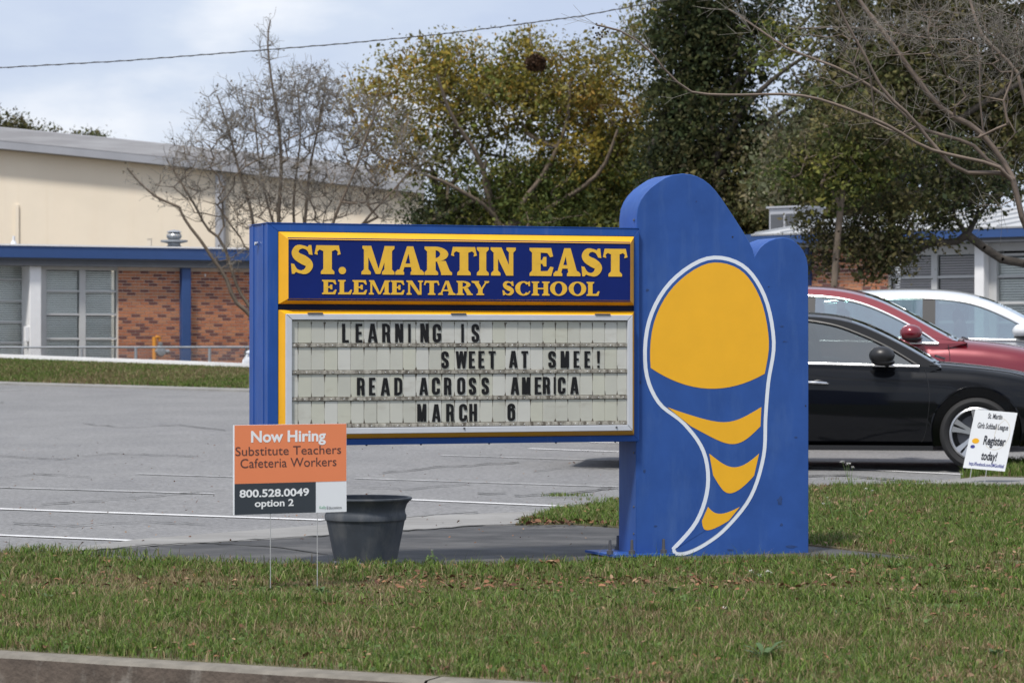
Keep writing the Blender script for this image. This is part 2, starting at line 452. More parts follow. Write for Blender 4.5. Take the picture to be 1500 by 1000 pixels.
def stripe(p0, p1, w, m, name='bay_line'):
    a, b = ground_at(*p0), ground_at(*p1)
    d = (b-a).normalized(); nn = Vector((-d.y, d.x, 0))*w/2
    if (b - a).length == 0: return
    nseg = 6; mb = MB()
    for i in range(nseg):
        q0 = a.lerp(b, i/nseg); q1 = a.lerp(b, (i+1)/nseg)
        mb.add([(q0.x-nn.x, q0.y-nn.y, lot_z(q0.y-nn.y)-.002), (q1.x-nn.x, q1.y-nn.y, lot_z(q1.y-nn.y)-.002), (q1.x+nn.x, q1.y+nn.y, lot_z(q1.y+nn.y)-.002), (q0.x+nn.x, q0.y+nn.y, lot_z(q0.y+nn.y)-.002)], [(0, 1, 2, 3)])
    o = mb.build(name, m); o['kind'] = 'structure'
    return o
LINES = [((-60, 780), (221, 791.5), .10, 'paint_white'), ((-60, 742), (475, 760.5), .10, 'paint_white'), ((-60, 711), (312, 722), .09, 'paint_worn'),
         ((200, 693), (420, 700), .08, 'paint_worn'), ((595, 730.5), (830, 740.5), .10, 'paint_white'), ((520, 699.5), (905, 712), .07, 'paint_worn'),
         ((647, 666), (905, 674), .08, 'paint_worn'), ((775, 656.2), (1000, 664), .10, 'paint_white'), ((1100, 679), (1412, 694), .10, 'paint_white'),
         ((-40, 572), (40, 570), .12, 'paint_worn'), ((1470, 678), (1600, 680), .14, 'paint_white'), ((865, 647.2), (950, 648.6), .12, 'paint_white')]
for p0, p1, w, mm in LINES:
    stripe(p0, p1, w, M[mm])

def crack(pts, w=.02):
    P = []
    for (x0, y0), (x1, y1) in zip(pts[:-1], pts[1:]):
        n_ = max(3, int(abs(x1-x0)/12))
        for i in range(n_):
            t = i/n_
            P.append((x0+(x1-x0)*t + random.uniform(-2, 2), y0+(y1-y0)*t + random.uniform(-.8, .8)))
    P.append(pts[-1])
    g = [ground_at(*p) for p in P]
    mb = MB(); prev = None
    for i, q in enumerate(g):
        ww = w*random.uniform(.5, 2.4)
        cur = ((q.x, q.y-ww, lot_z(q.y-ww)), (q.x, q.y+ww, lot_z(q.y+ww)))
        if prev: mb.add([(*prev[0][:2], prev[0][2]+.001), (*cur[0][:2], cur[0][2]+.001), (*cur[1][:2], cur[1][2]+.001), (*prev[1][:2], prev[1][2]+.001)], [(0, 1, 2, 3)])
        prev = cur
    o = mb.build('pavement_crack', M['crack'], kind='structure')
    o.location.z = .0035
crack([(60, 812), (190, 801.5), (430, 787), (560, 779), (700, 770), (755, 768)], .022)
crack([(560, 692), (640, 684), (760, 677)], .02)
crack([(755, 726), (830, 722), (905, 714)], .022)
crack([(595, 759), (640, 754), (700, 750)], .016)
crack([(1184, 697), (1240, 695), (1290, 702), (1340, 704)], .028)
crack([(60, 739), (200, 728), (330, 717)], .018)
crack([(0, 590), (18, 586)], .05)
crack([(700, 722), (740, 722)], .02)
crack([(200, 799), (300, 795), (400, 801), (480, 812)], .012)
crack([(0, 668), (90, 672), (160, 664), (290, 668)], .014)
crack([(120, 620), (180, 626), (260, 622), (330, 630)], .018)
crack([(510, 712), (600, 716), (690, 708)], .012)
crack([(0, 700), (60, 694), (130, 698)], .012)
crack([(780, 690), (840, 684), (905, 686)], .014)
crack([(20, 766), (110, 770), (210, 763), (300, 768)], .010)

# the grassed bank in front of the left wing, and its pale edging on top
def bank_pt(t, s_):
    """t 0..1 along (left to right), s_ 0..1 up the bank"""
    low = Vector((-9.82, 55.0, lot_z(55.0))).lerp(Vector((-4.66, 50.5, lot_z(50.5))), t)
    top = Vector((-10.36, 58.0, .905)).lerp(Vector((-4.95, 54.0, .75)), t)
    p = low.lerp(top, s_)
    p.z += .10*sin(pi*s_)*.6
    return p
mb = MB(); NT, NS = 24, 6
vs = [bank_pt(-1.6 + 2.62*i/NT, j/NS) for i in range(NT+1) for j in range(NS+1)]
mb.add(vs, [(i*(NS+1)+j, (i+1)*(NS+1)+j, (i+1)*(NS+1)+j+1, i*(NS+1)+j+1) for i in range(NT) for j in range(NS)])
e0 = bank_pt(1.02, 0); 
mb.add([bank_pt(1.02, j/NS) for j in range(NS+1)] + [bank_pt(1.02, j/NS)-Vector((0, 0, 1)) for j in range(NS+1)],
       [(j, j+1, NS+2+j, NS+1+j) for j in range(NS)])
mb.build('grass_bank', M['lawn_ground'], kind='structure', smooth=True)
mb = MB()
for i in range(NT):
    a, b = bank_pt(-1.6+2.62*i/NT, 1), bank_pt(-1.6+2.62*(i+1)/NT, 1)
    mb.add([a+Vector((0, 0, .115)), b+Vector((0, 0, .115)), b+Vector((.1, .18, .115)), a+Vector((.1, .18, .115)), a-Vector((0, 0, .2)), b-Vector((0, 0, .2)),
            b+Vector((.1, .18, -.8)), a+Vector((.1, .18, -.8))], [(0, 1, 2, 3), (4, 5, 1, 0), (3, 2, 6, 7)])
mb.build('bank_edging', M['white_paint'], kind='structure')
mb = MB()   # lip of the asphalt at the foot of the bank
for i in range(NT):
    a, b = bank_pt(-1.6+2.62*i/NT, 0), bank_pt(-1.6+2.62*(i+1)/NT, 0)
    mb.add([a+Vector((-.05, -.16, .02)), b+Vector((-.05, -.16, .02)), b+Vector((0, 0.02, .05)), a+Vector((0, .02, .05)), a+Vector((-.05, -.17, -.03)), b+Vector((-.05, -.17, -.03))], [(0, 1, 2, 3), (4, 5, 1, 0)])
mb.build('lot_edging', M['concrete'], kind='structure')
# ------------------------------------------------------------------ measuring planes (upright faces seen in the photograph)
class Face:
    """an upright plane through P0 turned by ang; gives local (u, z) of a pixel, off = distance behind the plane"""
    def __init__(s, P0, ang): s.P = Vector(P0); s.c, s.s = cos(ang), sin(ang); s.ang = ang
    def u(s, px, off=0.0):
        r = (px-750)/FPX
        ox, oy = s.P.x - s.s*off, s.P.y + s.c*off
        # ox + u c = r (oy + u s)
        return (r*oy - ox)/(s.c - r*s.s)
    def uz(s, px, py, off=0.0):
        u = s.u(px, off)
        Y = s.P.y + s.c*off + u*s.s
        return u, EYE - (py-500)/FPX*Y - s.P.z
    def z(s, px, py, off=0.0): return s.uz(px, py, off)[1]

# ------------------------------------------------------------------ lettering
def rect(x0, y0, x1, y1): return [(x0, y0), (x1, y0), (x1, y1), (x0, y1)]
def arc(cx, cy, rx, ry, ix, iy, a0, a1, n=18, icx=None):
    icx = cx if icx is None else icx
    out = [(cx+rx*cos(radians(a0+(a1-a0)*i/n)), cy+ry*sin(radians(a0+(a1-a0)*i/n))) for i in range(n+1)]
    inn = [(icx+ix*cos(radians(a0+(a1-a0)*i/n)), cy+iy*sin(radians(a0+(a1-a0)*i/n))) for i in range(n+1)]
    return [[out[i], out[i+1], inn[i+1], inn[i]] for i in range(n)]
def stroke(path, w):
    """variable width ribbon as quads"""
    if not hasattr(w, '__len__'): w = [w]*len(path)
    L, R = [], []
    for i, (x, y) in enumerate(path):
        if i == 0: dx, dy = path[1][0]-x, path[1][1]-y; k = 1
        elif i == len(path)-1: dx, dy = x-path[i-1][0], y-path[i-1][1]; k = 1
        else:
            ax, ay = x-path[i-1][0], y-path[i-1][1]; bx, by = path[i+1][0]-x, path[i+1][1]-y
            la, lb = math.hypot(ax, ay) or 1, math.hypot(bx, by) or 1
            dx, dy = ax/la+bx/lb, ay/la+by/lb
            k = 1/max(.5, math.hypot(dx, dy)/2)
        l = math.hypot(dx, dy) or 1
        nx, ny = -dy/l*w[i]/2*k, dx/l*w[i]/2*k
        L.append((x+nx, y+ny)); R.append((x-nx, y-ny))
    return [[L[i], L[i+1], R[i+1], R[i]] for i in range(len(path)-1)]

def serif_glyph(ch, W, H, S, t, k):
    """slab / bracket serif capital in a W x H box: S stem, t thin stroke, k serif reach"""
    P = []
    def foot(x0, x1, kl=k, kr=k, top=False):
        p = [(x0-kl, 0), (x1+kr, 0), (x1+kr, t*.75), (x1, t*1.5), (x0, t*1.5), (x0-kl, t*.75)]
        if top: p = [(x, H-y) for x, y in p]
        P.append(p)
    cx = W/2
    if ch == 'I':
        P.append(rect(k, 0, W-k, H)); foot(k, W-k); foot(k, W-k, top=True)
    elif ch == 'T':
        P.append(rect(cx-S/2, 0, cx+S/2, H)); foot(cx-S/2, cx+S/2)
        for sg in (-1, 1):
            f = lambda x, y: (cx+sg*x, y)
            h = W/2
            P.append([f(0, H), f(h*.86, H), f(h, H*.70), f(h-t*.9, H*.665), f(h*.80, H*.78), f(h*.62, H-t*1.25), f(S/2, H-t*1.7), f(0, H-t*1.7)])
    elif ch in 'EL':
        P.append(rect(k, 0, k+S, H)); foot(k, k+S); foot(k, k+S, top=True)
        P.append([(k+S*.5, 0), (W*.90, 0), (W, H*.31), (W-t*.9, H*.335), (W*.76, t*1.5), (k+S*.5, t*1.35)])
        if ch == 'E':
            P.append([(k+S*.5, H), (W*.90, H), (W*.98, H*.70), (W-t, H*.67), (W*.74, H-t*1.5), (k+S*.5, H-t*1.35)])
            P.append(rect(k+S*.5, H*.5-t*.55, W*.62, H*.5+t*.55))
            P.append([(W*.58, H*.34), (W*.70, H*.34), (W*.70, H*.68), (W*.58, H*.68), (W*.53, H*.5+t*.6), (W*.53, H*.5-t*.6)])
    elif ch == 'M':
        l = t*1.25
        P.append(rect(k*1.2, 0, k*1.2+l, H)); P.append(rect(W-k-S, 0, W-k, H))
        P.append([(k*.9, H), (k*.9+S*1.05, H), (cx+S*.32, H*.02), (cx-S*.28, H*.02)])
        P.append([(W-k-S*.95, H), (W-k-S*.2, H), (cx+S*.32, H*.02), (cx-S*.05, H*.02)])
        foot(k*1.2, k*1.2+l); foot(W-k-S, W-k); foot(k*.9+l*.4, k*.9+S*.6, kr=0, top=True); foot(W-k-S*.6, W-k, kl=0, top=True)
    elif ch == 'N':
        l = t*1.25
        P.append(rect(k*1.2, 0, k*1.2+l, H)); P.append(rect(W-k-l, 0, W-k, H))
        P.append([(k*.7, H), (k*.7+S*1.15, H), (W-k, 0), (W-k-S*.9, 0)])
        foot(k*1.2, k*1.2+l); foot(k, k+S*.5, kr=0, top=True); foot(W-k-l, W-k, top=True)
    elif ch == 'A':
        P.append([(cx-S*.30, H), (cx+S*.42, H), (W-k*.9, 0), (W-k*.9-S*1.1, 0)])
        P.append([(cx-S*.30, H), (cx+S*.12, H), (k*1.1+l0(t), 0), (k*1.1, 0)])
        P.append(rect(W*.28, H*.27, W*.66, H*.27+t*1.05))
        foot(k, k+t*1.1); foot(W-k-S, W-k)
    elif ch == 'R':
        P.append(rect(k, 0, k+S, H)); foot(k, k+S); foot(k, k+S, kr=0, top=True)
        cy = H*.735; ry = H-cy; x0 = k+S*.9; rx = W*.86-x0
        P.extend(arc(x0, cy, rx, ry, rx-S*.95, ry-t*1.05, -90, 90))
        P.append([(x0+rx*.15, H*.50), (x0+rx*.15+S*1.05, H*.50), (W-k*.2, 0), (W-k*.2-S*1.15, 0)])
        P.append([(W-k-S, 0), (W, 0), (W, t*.75), (W-k*1.2, t*1.4), (W-k-S, t*1.2)])
    elif ch == 'Y':
        P.append(rect(cx-S/2, 0, cx+S/2, H*.48)); foot(cx-S/2, cx+S/2)
        P.append([(k*.8, H), (k*.8+S*1.15, H), (cx+S/2, H*.40), (cx-S/2, H*.40)])
        P.append([(W-k-t, H), (W-k, H), (cx+S/2, H*.40), (cx+S/2-t*1.3, H*.40)])
        foot(k, k+S, top=True); foot(W-k-t, W-k, top=True)
    elif ch == 'H':
        P.append(rect(k, 0, k+S, H)); P.append(rect(W-k-S, 0, W-k, H)); P.append(rect(k, H*.5-t/2, W-k, H*.5+t/2))
        for tp in (False, True): foot(k, k+S, top=tp); foot(W-k-S, W-k, top=tp)
    elif ch == 'O':
        P.extend(arc(cx, H/2, cx, H/2*1.03, cx-S*1.08, H/2-t*.9, 0, 360, 30))
    elif ch == 'C':
        P.extend(arc(cx*1.06, H/2, cx*1.06, H/2*1.03, cx*1.06-S*1.1, H/2-t*.9, 42, 318, 26))
        P.append([(W*.86, H*.66), (W*.95, H*.66), (W*.95, H), (W*.90, H), (W*.80, H*.88)])
        P.append([(W*.84, H*.16), (W*.95, H*.22), (W*.97, H*.32), (W*.90, H*.30)])
    elif ch == 'S':
        c = [(W*.86, H*.72), (W*.74, H*.87), (W*.52, H-t*.55), (W*.30, H*.90), (W*.20, H*.74), (W*.30, H*.60), (W*.55, H*.49), (W*.76, H*.38),
             (W*.81, H*.25), (W*.68, H*.10), (W*.46, t*.55), (W*.24, H*.13), (W*.10, H*.30)]
        pts = smooth_path(c, 4)
        n = len(pts); w = []
        for i in range(n):
            q = i/(n-1)
            w.append(t*.9 + (S*1.1-t*.9)*max(0, 1-abs(q-.5)/.33)**.7 if abs(q-.5) < .33 else t*.9)
        P.extend(stroke(pts, w))
        P.append([(W*.80, H*.68), (W*.95, H*.66), (W*.90, H), (W*.80, H*1.0), (W*.72, H*.90)])
        P.append([(W*.16, H*.34), (W*.02, H*.36), (W*.06, 0), (W*.16, 0), (W*.26, H*.10)])
    elif ch == '.':
        n = 20
        P.append([(cx+W/2*cos(2*pi*i/n), W*.5+W/2*sin(2*pi*i/n)) for i in range(n)])
    return P
def l0(t): return t*1.15

def smooth_path(c, m=4):
    out = []
    for i in range(len(c)-1):
        p0 = c[max(i-1, 0)]; p1 = c[i]; p2 = c[i+1]; p3 = c[min(i+2, len(c)-1)]
        for j in range(m):
            t = j/m
            out.append(tuple(.5*((2*p1[a]) + (-p0[a]+p2[a])*t + (2*p0[a]-5*p1[a]+4*p2[a]-p3[a])*t*t + (-p0[a]+3*p1[a]-3*p2[a]+p3[a])*t**3) for a in (0, 1)))
    out.append(c[-1])
    return out

def gothic_glyph(ch, W, H, w):
    """condensed bold gothic capital in a W x H box"""
    P = []
    r = (W-w)/2; x0, x1 = w/2, W-w/2; cx = W/2; top, bot = H-w/2, w/2
    A = lambda cy, a0, a1, n=10: [(cx+r*cos(radians(a0+(a1-a0)*i/n)), cy+r*sin(radians(a0+(a1-a0)*i/n))) for i in range(n+1)]
    R = lambda *a: P.append(rect(*a))
    if ch in 'LE':
        R(0, 0, w, H); R(0, 0, W, w*.82)
        if ch == 'E': R(0, H-w*.82, W, H); R(0, H*.5-w*.4, W*.88, H*.5+w*.4)
    elif ch == 'I': R(0, 0, W, H)
    elif ch == 'T': R(cx-w/2, 0, cx+w/2, H); R(0, H-w*.82, W, H)
    elif ch == 'H': R(0, 0, w, H); R(W-w, 0, W, H); R(0, H*.5-w*.42, W, H*.5+w*.42)
    elif ch == 'A':
        P.append([(0, 0), (w*1.0, 0), (cx+w*.25, H), (cx-w*.62, H)]); P.append([(W, 0), (W-w*1.0, 0), (cx-w*.25, H), (cx+w*.62, H)])
        R(W*.22, H*.2, W*.78, H*.2+w*.72)
    elif ch == 'N': R(0, 0, w*.9, H); R(W-w*.9, 0, W, H); P.append([(0, H), (w*1.15, H), (W, 0), (W-w*1.15, 0)])
    elif ch == 'M':
        R(0, 0, w*.85, H); R(W-w*.85, 0, W, H)
        P.append([(0, H), (w*1.05, H), (cx+w*.4, 0), (cx-w*.4, 0)]); P.append([(W, H), (W-w*1.05, H), (cx-w*.4, 0), (cx+w*.4, 0)])
    elif ch == 'W':
        for a, b in ((0, .27), (.5, .27), (.5, .73), (1, .73)):
            xa = a*W + (w*.45 if a == 0 else -w*.45 if a == 1 else 0); xb = b*W
            P.append([(xa-w*.45, H), (xa+w*.45, H), (xb+w*.42, 0), (xb-w*.42, 0)])
    elif ch == 'O': P += stroke(A(top-r, 0, 180) + A(bot+r, 180, 360) + [(x1, top-r)], w)
    elif ch == 'C': P += stroke([(x1, H*.64), (x1, top-r)] + A(top-r, 0, 180)[1:] + A(bot+r, 180, 360) + [(x1, H*.36)], w)
    elif ch == 'G':
        P += stroke([(x1, H*.66), (x1, top-r)] + A(top-r, 0, 180)[1:] + A(bot+r, 180, 360) + [(x1, H*.5)], w)
        R(cx, H*.5-w*.7, W, H*.5)
    elif ch == 'D':
        R(0, 0, w, H)
        P += stroke([(w*.5, H-w*.42), (cx, H-w*.42)] + A(top-r, 80, 0, 6) + A(bot+r, 0, -80, 6) + [(cx, w*.42), (w*.5, w*.42)], w*.9)
    elif ch == 'R':
        R(0, 0, w, H)
        m = H*.47
        P += stroke([(w*.5, H-w*.42), (cx, H-w*.42)] + [(cx+r*cos(radians(a)), (top-r*.8)+r*.8*sin(radians(a))) for a in (75, 50, 25, 0)] + [(cx+r*cos(radians(a)), (m+r*.8)+r*.8*sin(radians(a))) for a in (0, -25, -50, -75)] + [(cx, m), (w*.5, m)], w*.88)
        P.append([(W-w, 0), (W, 0), (W-w*.1, m), (W-w*1.15, m)])
    elif ch == 'S':
        rr = r
        p = [(x1, H*.68), (x1, top-rr)] + A(top-rr, 20, 180, 8) + [(x0+.1, H*.62), (cx-r*.4, H*.55), (cx+r*.4, H*.46), (x1-.1, H*.38)] + A(bot+rr, 0, -200, 9) + [(x0, H*.33)]
        P += stroke(smooth_path(p, 2), w)
    elif ch == '6':
        P += stroke([(x1, H*.72), (x1, top-r)] + A(top-r, 15, 180, 9) + A(bot+r, 180, 360) + A(H*.56-r*.2, 0, 150, 7), w)
    elif ch == '!':
        P.append([(W*.12, H*.28), (W*.88, H*.28), (W, H), (0, H)]); R(.1*W, 0, W*.9, w*.85)
    return P

def glyph_mesh(name, polys, x0, z0, sx, sz, depth, y, m, parent):
    mb = MB()
    for i, p in enumerate(polys):
        q = [(x0+a*sx, z0+b*sz) for a, b in p]
        mb.prism(q, y - (i % 7)*.00006, y+depth)
    return mb.build(name, m, parent)

_tc = {}
def text_geo(txt, offset=0.0, shear=0.0):
    key = (txt, offset, shear)
    if key not in _tc:
        cu = bpy.data.curves.new('lettering', 'FONT'); cu.body = txt; cu.size = 1; cu.offset = offset; cu.shear = shear
        cu.fill_mode = 'FRONT'; cu.resolution_u = 4
        o = bpy.data.objects.new('lettering', cu); COL.objects.link(o)
        me = bpy.data.meshes.new_from_object(o.evaluated_get(bpy.context.evaluated_depsgraph_get()))
        _tc[key] = ([(v.co.x, v.co.y) for v in me.vertices], [tuple(p.vertices) for p in me.polygons])
        bpy.data.objects.remove(o); bpy.data.curves.remove(cu); bpy.data.meshes.remove(me)
    return _tc[key]
def text_on(name, txt, face, px0, px1, pyb, pyt, ref, y, m, parent, offset=0.0, shear=0.0):
    """flat print: ref = a string of the tall letters, used for the cap height"""
    vs, fs = text_geo(txt, offset, shear)
    xs = [v[0] for v in vs]; a, b = min(xs), max(xs)
    rv, _ = text_geo(ref, offset, 0.0); cap = max(v[1] for v in rv); base = min(v[1] for v in rv)
    pm = (px0+px1)/2
    u0, u1 = face.u(px0), face.u(px1)
    zb, zt = face.z(pm, pyb), face.z(pm, pyt)
    V = [(u0+(x-a)/(b-a)*(u1-u0), y, zb+(yy-base)/(cap-base)*(zt-zb)) for x, yy in vs]
    mb = MB().add(V, fs)
    return mb.build(name, m, parent)

# ------------------------------------------------------------------ the school sign
TH = radians(20.5)
SP = (.7367, 17.0, 0.0)
board_f = Face(SP, TH)
sign = empty('school_sign', SP, TH, 'blue and yellow school marquee sign with a tall rounded blue board on its right', 'sign')
CO = -.03          # the cabinet face stands 3 cm proud of the board
cab = Face((SP[0]+sin(TH)*.03, SP[1]-cos(TH)*.03, 0), TH)
uL, uR = cab.u(392), cab.u(936.5)
zT = (cab.z(392, 326.6)+cab.z(936, 335))/2
zB = (cab.z(512, 651.5)+cab.z(920, 646.5))/2
CD = .40
oL, oR = cab.u(407.5), cab.u(928.7)
oT = (cab.z(408, 338.6)+cab.z(927, 346.6))/2
oB = (cab.z(510, 643)+cab.z(920, 637))/2
# cabinet: sides, top, bottom, back, front rim with mitred pieces
mb = MB()
mb.box(uL+.003, uR-.003, CO+.03, CO+CD, zB+.003, zT-.003)
cabo = mb.build('cabinet', M['blue_side'], sign)
for quad in ([(uL, zB), (oL, oB), (oL, oT), (uL, zT)], [(uR, zB), (uR, zT), (oR, oT), (oR, oB)],
             [(uL, zT), (oL, oT), (oR, oT), (uR, zT)], [(uL, zB), (uR, zB), (oR, oB), (oL, oB)]):
    mb = MB(); mb.prism(quad, CO, CO+.045)
    o = mb.build('frame_rail', M['blue_side'], cabo)
    bv = o.modifiers.new('bevel', 'BEVEL'); bv.width = .002; bv.segments = 1
# pressed ribs down the left cheek of the cabinet
mb = MB()
mb.box(uL-.001, uL+.01, CO+.09, CO+.125, zB+.004, zT-.004); mb.box(uL-.001, uL+.01, CO+.30, CO+.335, zB+.004, zT-.004)
mb.build('side_rib', M['blue_side'], cabo)
mb = MB(); mb.box(uL-.003, uR+.0, CO-.003, CO+CD+.003, zT, zT+.004); mb.build('top_flashing', M['blue_side'], cabo)
mb = MB(); mb.lathe([(0, -.012), (.010, -.012), (.012, -.004), (.012, .004), (0, .004)], 10, 'y')
mb2 = MB()
me = mb.mesh('side_bolt', M['chrome'], True)
b = link('side_bolt', me, cabo, (uL-.008, CO+.20, cab.z(380, 355))); b.rotation_euler = (0, 0, radians(-90))
# small screws under the cabinet and on the board edge
mbs = MB().lathe([(0, -.006), (.005, -.006), (.007, 0), (0, .002)], 8, 'z').mesh('screw', M['alu_dark'], True)
for px in (540, 620, 720, 818, 905):
    link('screw', mbs, cabo, (cab.u(px), CO+.04, zB-.001))

def bevel_frame(name, m, xo0, xo1, zo0, zo1, xi0, xi1, zi0, zi1, yo, yi, parent):
    """four sloping mouldings between an outer and an inner rectangle"""
    O = [(xo0, yo, zo0), (xo1, yo, zo0), (xo1, yo, zo1), (xo0, yo, zo1)]
    I = [(xi0, yi, zi0), (xi1, yi, zi0), (xi1, yi, zi1), (xi0, yi, zi1)]
    out = []
    for i in range(4):
        j = (i+1) % 4
        mid_o = [tuple(O[a][k]*.86+I[a][k]*.14 for k in (0, 1, 2)) for a in (i, j)]
        mid_o = [(p[0], yo-.012, p[2]) for p in mid_o]
        mb = MB().add([O[i], O[j], mid_o[1], mid_o[0], I[j], I[i]], [(0, 1, 2, 3), (3, 2, 4, 5)])
        B = [(p[0], yo+.05, p[2]) for p in (O[i], O[j])]
        mb.add([O[i], O[j], B[1], B[0]], [(3, 2, 1, 0)])
        out.append(mb.build(name, m, parent, smooth=25))
    return out
# name panel: its moulding stands proud, highest at the inner edge
PR = .052
cabi = Face((cab.P.x+sin(TH)*PR, cab.P.y-cos(TH)*PR, 0), TH)
CI = CO-PR
nT, nB = oT, (cab.z(408, 445)+cab.z(927, 447.6))/2
niL, niR = cabi.u(422.5), cabi.u(923.2)
niT = (cabi.z(423, 350)+cabi.z(922, 357.2))/2; niB = (cabi.z(423, 436.5)+cabi.z(922, 440.5))/2
namep = MB().box(niL-.002, niR+.002, CI+.004, CO+.03, niB-.01, niT+.01).build('name_panel', M['navy'], sign)
bevel_frame('name_moulding', M['yellow'], oL+.002, oR-.002, nB, nT-.002, niL, niR, niB, niT, CO-.002, CI, sign)
MB().box(oL, oR, CO+.010, CO+.03, (cab.z(408, 453)+cab.z(927, 456.5))/2-.003, nB+.003).build('divider_strip', M['navy_dark'], sign)
BIG = [('S', 425.8, 459.5), ('T', 461, 499), ('.', 496.2, 507), ('M', 529, 577.9), ('A', 579.3, 621.2), ('R', 622.2, 662.3), ('T', 661, 698.6), ('I', 698.8, 716),
       ('N', 719, 755.6), ('E', 776, 811), ('A', 811, 850.4), ('S', 851.4, 882.4), ('T', 883.6, 919.3)]
SMALL = [('E', 472, 493.2), ('L', 495.5, 515.9), ('E', 516.5, 537.9), ('M', 540, 571.6), ('E', 572.5, 592.8), ('N', 595.4, 619.8), ('T', 621.3, 643.8), ('A', 642, 667.5),
         ('R', 669, 692.6), ('Y', 691, 716.6), ('S', 736, 753.4), ('C', 755, 777.6), ('H', 779, 805.2), ('O', 806, 830.9), ('O', 833.4, 858.8), ('L', 859.5, 878.4)]
FN = Face((cab.P.x, cab.P.y, 0), TH)
zb_, zt_ = (cabi.z(430, 402)+cabi.z(915, 404.2))/2, (cabi.z(430, 359.6)+cabi.z(915, 363.8))/2
for ch, a, b in BIG:
    u0, u1 = cabi.u(a), cabi.u(b); W = b-a; sx = (u1-u0)/W; H = 42.0
    polys = serif_glyph(ch, W, H, {'M': 11, 'N': 11.5, 'I': W-7}.get(ch, 12.4), 5.0, 3.6)
    glyph_mesh('letter', polys, u0, zb_, sx, (zt_-zb_)/H, .006, CI+.001, M['gold'], namep)
zb_, zt_ = (cabi.z(480, 431.4)+cabi.z(870, 432.8))/2, (cabi.z(480, 410.2)+cabi.z(870, 412.6))/2
for ch, a, b in SMALL:
    u0, u1 = cabi.u(a), cabi.u(b); W = b-a; sx = (u1-u0)/W; H = 21.0
    polys = serif_glyph(ch, W, H, {'M': 5.6, 'N': 5.8}.get(ch, 6.3), 2.1, 2.3)
    glyph_mesh('letter', polys, u0, zb_, sx, (zt_-zb_)/H, .005, CI+.001, M['gold'], namep)
# changeable letter panel
mT = (cab.z(408, 453)+cab.z(927, 456.8))/2
xoL, xoR = cabi.u(418.8), cabi.u(927.0)
xoT = (cabi.z(430, 459.8)+cabi.z(924, 461.2))/2; xoB = (cabi.z(512, 635.6)+cabi.z(924, 630.4))/2
xiL, xiR = cabi.u(428), cabi.u(919.8)
xiT = (cabi.z(430, 468.6)+cabi.z(918, 469.4))/2; xiB = (cabi.z(512, 626.2)+cabi.z(918, 622.6))/2
bevel_frame('marquee_moulding', M['yellow'], oL+.002, oR-.002, oB+.002, mT, xoL, xoR, xoB, xoT, CO-.002, CI+.012, sign)
door = []
al = empty('door_frame'); al.parent = sign
for quad in ([(xoL, xoB), (xiL, xiB), (xiL, xiT), (xoL, xoT)], [(xoR, xoB), (xoR, xoT), (xiR, xiT), (xiR, xiB)],
             [(xoL, xoT), (xiL, xiT), (xiR, xiT), (xoR, xoT)], [(xoL, xoB), (xoR, xoB), (xiR, xiB), (xiL, xiB)]):
    q = [(x*.9985+(sum(p[0] for p in quad)/4)*.0015, z*.9985+(sum(p[1] for p in quad)/4)*.0015) for x, z in quad]
    o = MB().prism(q, CI, CO-.01).build('frame_bar', M['alu'], al)
    bv = o.modifiers.new('bevel', 'BEVEL'); bv.width = .003; bv.segments = 2
for px in (462, 672, 883):
    MB().box(cabi.u(px-11), cabi.u(px+11), CI-.004, CI+.01, xoT-.002, xoT+.008).build('hinge', M['alu_dark'], al)
for px, py in ((680, 627), (903, 625.5)):
    MB().lathe([(0, -.004), (.006, -.004), (.006, .003)], 8, 'y', (cabi.u(px), CI-.0005, cabi.z(px, py))).build('screw', M['alu_dark'], al)
mark = MB().box(xiL-.02, xiR+.02, CI+.026, CI+.034, xiB-.02, xiT+.02).build('message_panel', M['panel_dirt'], sign)
YP = CI+.018
rows = []
cuts_l = [468.6, 504.8, 545.2, 584.2, 622.8]     # rails seen near x=440
cuts_r = [469.4, 506.3, 543.9, 581.7, 620.2]     # rails seen near x=905
zc = [(cabi.z(440, a)+cabi.z(905, b))/2 for a, b in zip(cuts_l, cuts_r)]
ud0, ud1 = cabi.u(438), cabi.u(905.8)
ncell = 25
us = [xiL] + [ud0+(ud1-ud0)*i/ncell for i in range(ncell+1)] + [xiR]
prnd = random.Random(5)
pmats = []
for i in range(4):
    f = (1.0, .93, 1.06, .97)[i]
    pmats.append(mat('marquee_tile_%s' % 'abcd'[i], (.51*f, .51*f, (.455, .45, .47, .43)[i]*f), .3, var=.06, scale=6,
                     stain=((.27, .235, .18), (6, 6, 16), .55, .85, .55)))
for r in range(4):
    za, zb2 = zc[r+1]+.011, zc[r]-(.011 if r else .004)
    for c in range(len(us)-1):
        g = prnd.choice((.0006, .0010, .0016, .0028 if prnd.random() < .35 else .0008))
        mb = MB().bbox(us[c]+g/2, us[c+1]-g/2, YP+prnd.uniform(0, .0012), YP+.005, za+prnd.uniform(0, .002), zb2-prnd.uniform(0, .002), .0016)
        mb.build('panel_tile', prnd.choice(pmats), mark)
for r in range(1, 5):
    o = MB().bbox(xiL, xiR, YP-.006, YP+.004, zc[r]-.010, zc[r]+.010, .002).build('letter_rail', M['rail'], mark)
    mb = MB()
    for c in range(len(us)-1):
        um = (us[c]+us[c+1])/2 + prnd.uniform(-.01, .01)
        mb.sphere((um, YP-.0062, zc[r]+prnd.uniform(-.002, .002)), .0028, 6, 4)
    mb.build('rail_clip', M['whiteprint'], mark, kind='stuff')
